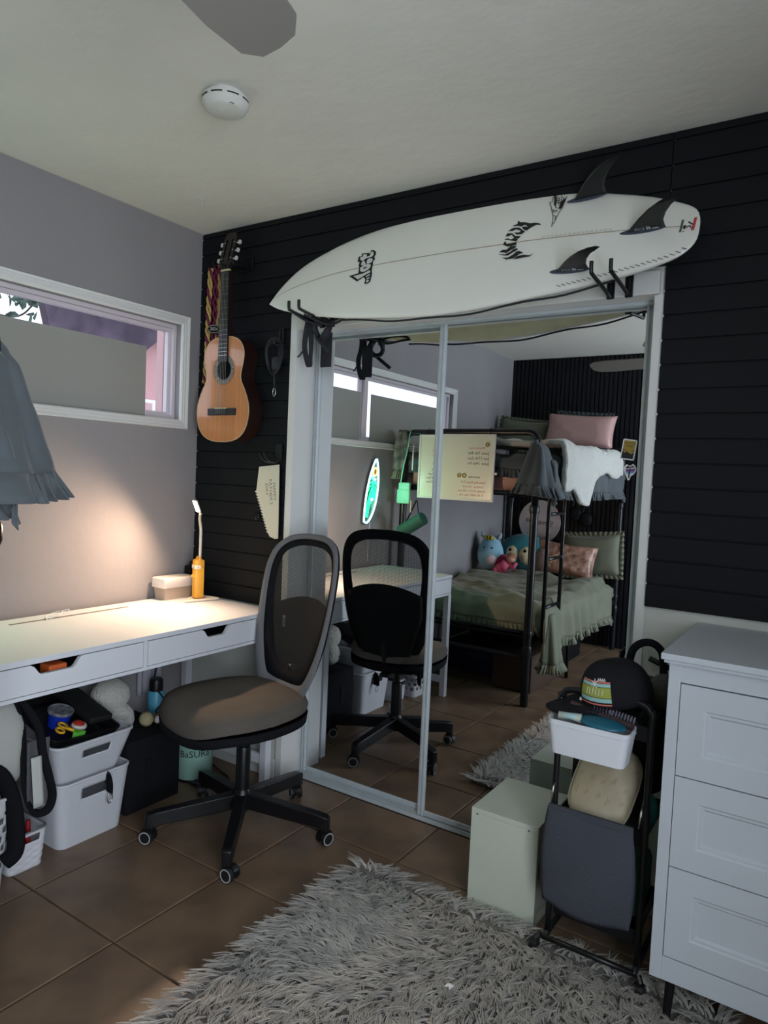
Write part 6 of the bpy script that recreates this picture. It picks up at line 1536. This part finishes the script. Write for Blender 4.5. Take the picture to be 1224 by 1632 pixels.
# bags on the bunk foot
M_mbag = mat('mint_leather', (134, 206, 178), .5, bump=.1, bscale=80)
t = thing('crossbody_bag', 'small mint green crossbody bag hanging from the bunk foot rail', 'bag', (.09, -1.47, 1.17))
G().box((.055, -1.474, 1.175), (.155, -1.446, 1.272), .010).build('pocket', M_mbag, t, smooth=True)
G().box((.062, -1.480, 1.258), (.150, -1.452, 1.318), .009).build('body', M_mbag, t, smooth=True)
G().tube(spline([(.072, -1.466, 1.315), (.085, -1.470, 1.42), (.11, -1.474, 1.54), (.12, -1.478, 1.64), (.12, -1.505, 1.683)], 6), .0045, 6, flat=.4).build('strap', M_mbag, t, smooth='all')
G().box((.160, -1.462, 1.12), (.168, -1.456, 1.20), .002).build('wrist_tab', mat('peach_tab', (206, 170, 140), .5), t)
t = thing('duvet_corner', 'dark frilled duvet corner bunched over the left bunk foot post', 'duvet', (.07, -1.48, 1.33))
def corner3(u, v):
    a = u*2*PI*.8+.2; rr = .03+.035*math.sin(PI*min(1, v*.9))+.010*math.sin(u*22+v*3)
    return (.062-.030*v+rr*math.cos(a)*.8, -1.50+rr*math.sin(a), 1.67-.27*v)
g = G().grid(corner3, 40, 12); g.build('cover', mat('dark_mottled_cotton', (78, 80, 82), .9, rgb2=(130, 130, 122), vscale=18, bump=.5, bscale=20), t, smooth='all', solid=.005)
g = G(); V_ = []
for j in range(4):
    row = []
    for i in range(120):
        u = i/119; p = Vector(corner3(u, 1)); o_ = Vector((math.cos(u*5.2+.2), math.sin(u*5.2+.2), 0))
        row.append(g._v(p+Vector((-.004*j, 0, -.020*j))+o_*(.004*j+.012*(j/3)*math.sin(i*.9))))
    V_.append(row)
for a, b in zip(V_, V_[1:]):
    for i in range(119): g._f([a[i], a[i+1], b[i+1], b[i]])
g.build('ruffle', M_sage, t, smooth='all', solid=.003)
t = thing('yoga_mat_bag', 'dark green cylinder bag slung on the left bunk post', 'bag', (.2, -1.46, .95))
G().tube([(.105, -1.445, .985), (.275, -1.445, 1.090)], .044, 20).build('roll', mat('deep_green_fabric', (36, 84, 72), .7, bump=.2, bscale=60), t, smooth=True)
G().tube(spline([(.13, -1.445, 1.03), (.17, -1.47, 1.14), (.20, -1.475, 1.20), (.225, -1.46, 1.12), (.25, -1.45, 1.09)], 5), .006, 6, flat=.4).build('strap', M_blkf, t, smooth='all')
tag(G().tube([(.157, -1.47, 1.40), (.158, -1.47, 1.57)], .005, 8).build('white_strap', M_wp, smooth='all'), 'thin white strap hanging beside the mint crossbody bag', 'strap')
tag(G().tube(spline([(.175, -1.475, 1.62), (.20, -1.476, 1.645), (.185, -1.52, 1.683)], 4), .004, 6).build('strap_loop', M_blk, smooth='all'), 'black loop over the top rail beside the mint bag', 'strap') if False else None
# storage under the bed
t = thing('storage_box', 'dark blue box with pale lettering under the lower bunk', 'box', (.45, -2.05, 0))
G().box((.22, -2.25, .001), (.64, -1.95, .19), .008).build('box', mat('navy_box', (26, 34, 66), .6), t)
g = G(); put_text(g, 'Ogglmo', .055, frame((.47, -1.949, .13), (-1, 0, 0), (0, 0, 1)), .0006, 1.0) if False else None
for k in range(5): g.tube([(.42+.03*k, -1.9485, .125), (.43+.03*k, -1.9485, .150), (.44+.03*k, -1.9485, .125)], .0025, 4)
g.build('lettering', mat('pale_blue_ink', (96, 108, 140), .7), t)
tag(G().box((.70, -2.30, .001), (.98, -1.75, .25), .015).build('brown_bag', mat('brown_bag', (66, 48, 36), .8, bump=.3, bscale=10), smooth=True), 'brown box under the lower bunk near the ladder', 'box')
tag(G().box((.18, -3.0, .001), (.9, -2.45, .26), .02).build('black_bin', M_blkm, smooth=True), 'black bin deep under the lower bunk', 'bin')
g = G(); g.ball((1.30, -2.55, .035), (.09, .07, .035), 18, 10, wob); tag(g.build('slipper', mat('tan_fur_slipper', (120, 100, 76), .95, bump=.8, bscale=40), smooth='all'), 'tan furry slipper on the floor beyond the bunk', 'slipper')
g = G(); g.ball((1.42, -2.30, .06), (.10, .12, .06), 20, 12, bpk); tag(g.build('dark_bag', mat('dark_olive_bag', (44, 42, 34), .9, bump=.4, bscale=20), smooth='all'), 'dark soft bag on the floor near the furry slipper', 'bag')
t = thing('hanging_purses', 'dark purses hanging under the upper bunk at the far wall', 'bag', (.72, -3.40, .98))
for (x, z) in ((.66, 1.10), (.75, 1.06)):
    g = G(); g.ball((x, -3.41, z), (.055, .028, .06), 18, 12, bpk); b = g.build('purse', M_blkm, t, smooth='all')
    G().tube(spline([(x-.03, -3.41, z+.05), (x, -3.42, z+.15), (x+.03, -3.41, z+.05)], 5), .004, 6).build('strap', M_blk, b, smooth='all')

g = G()
for k in range(15):
    x = 1.86+.0155*k; lo, hi = interp(botd, x), interp(topd, x); mid = interp(strd, x)
    s_ = (x-.541)/1.642; th = .056*min(1, ((1-s_)/.12)**.5)
    pts = []
    for q in range(9):
        c = -.86+1.72*q/8; y = mid+((hi-mid) if c > 0 else (mid-lo))*c; z = .38*th+.62*th*(1-abs(c)**2.7)**.4+.003; pts.append(FB @ Vector((x, y, -OUT*z)))
    g.tube(pts, .0045, 5)
SB = [o for o in bpy.data.objects if o.name == 'surfboard'][0]
o = g.build('traction_pad', mat('traction_grey', (84, 84, 76), .9), SB, label='grey ridged traction pad on the deck side'); o['kind'] = 'stuff'
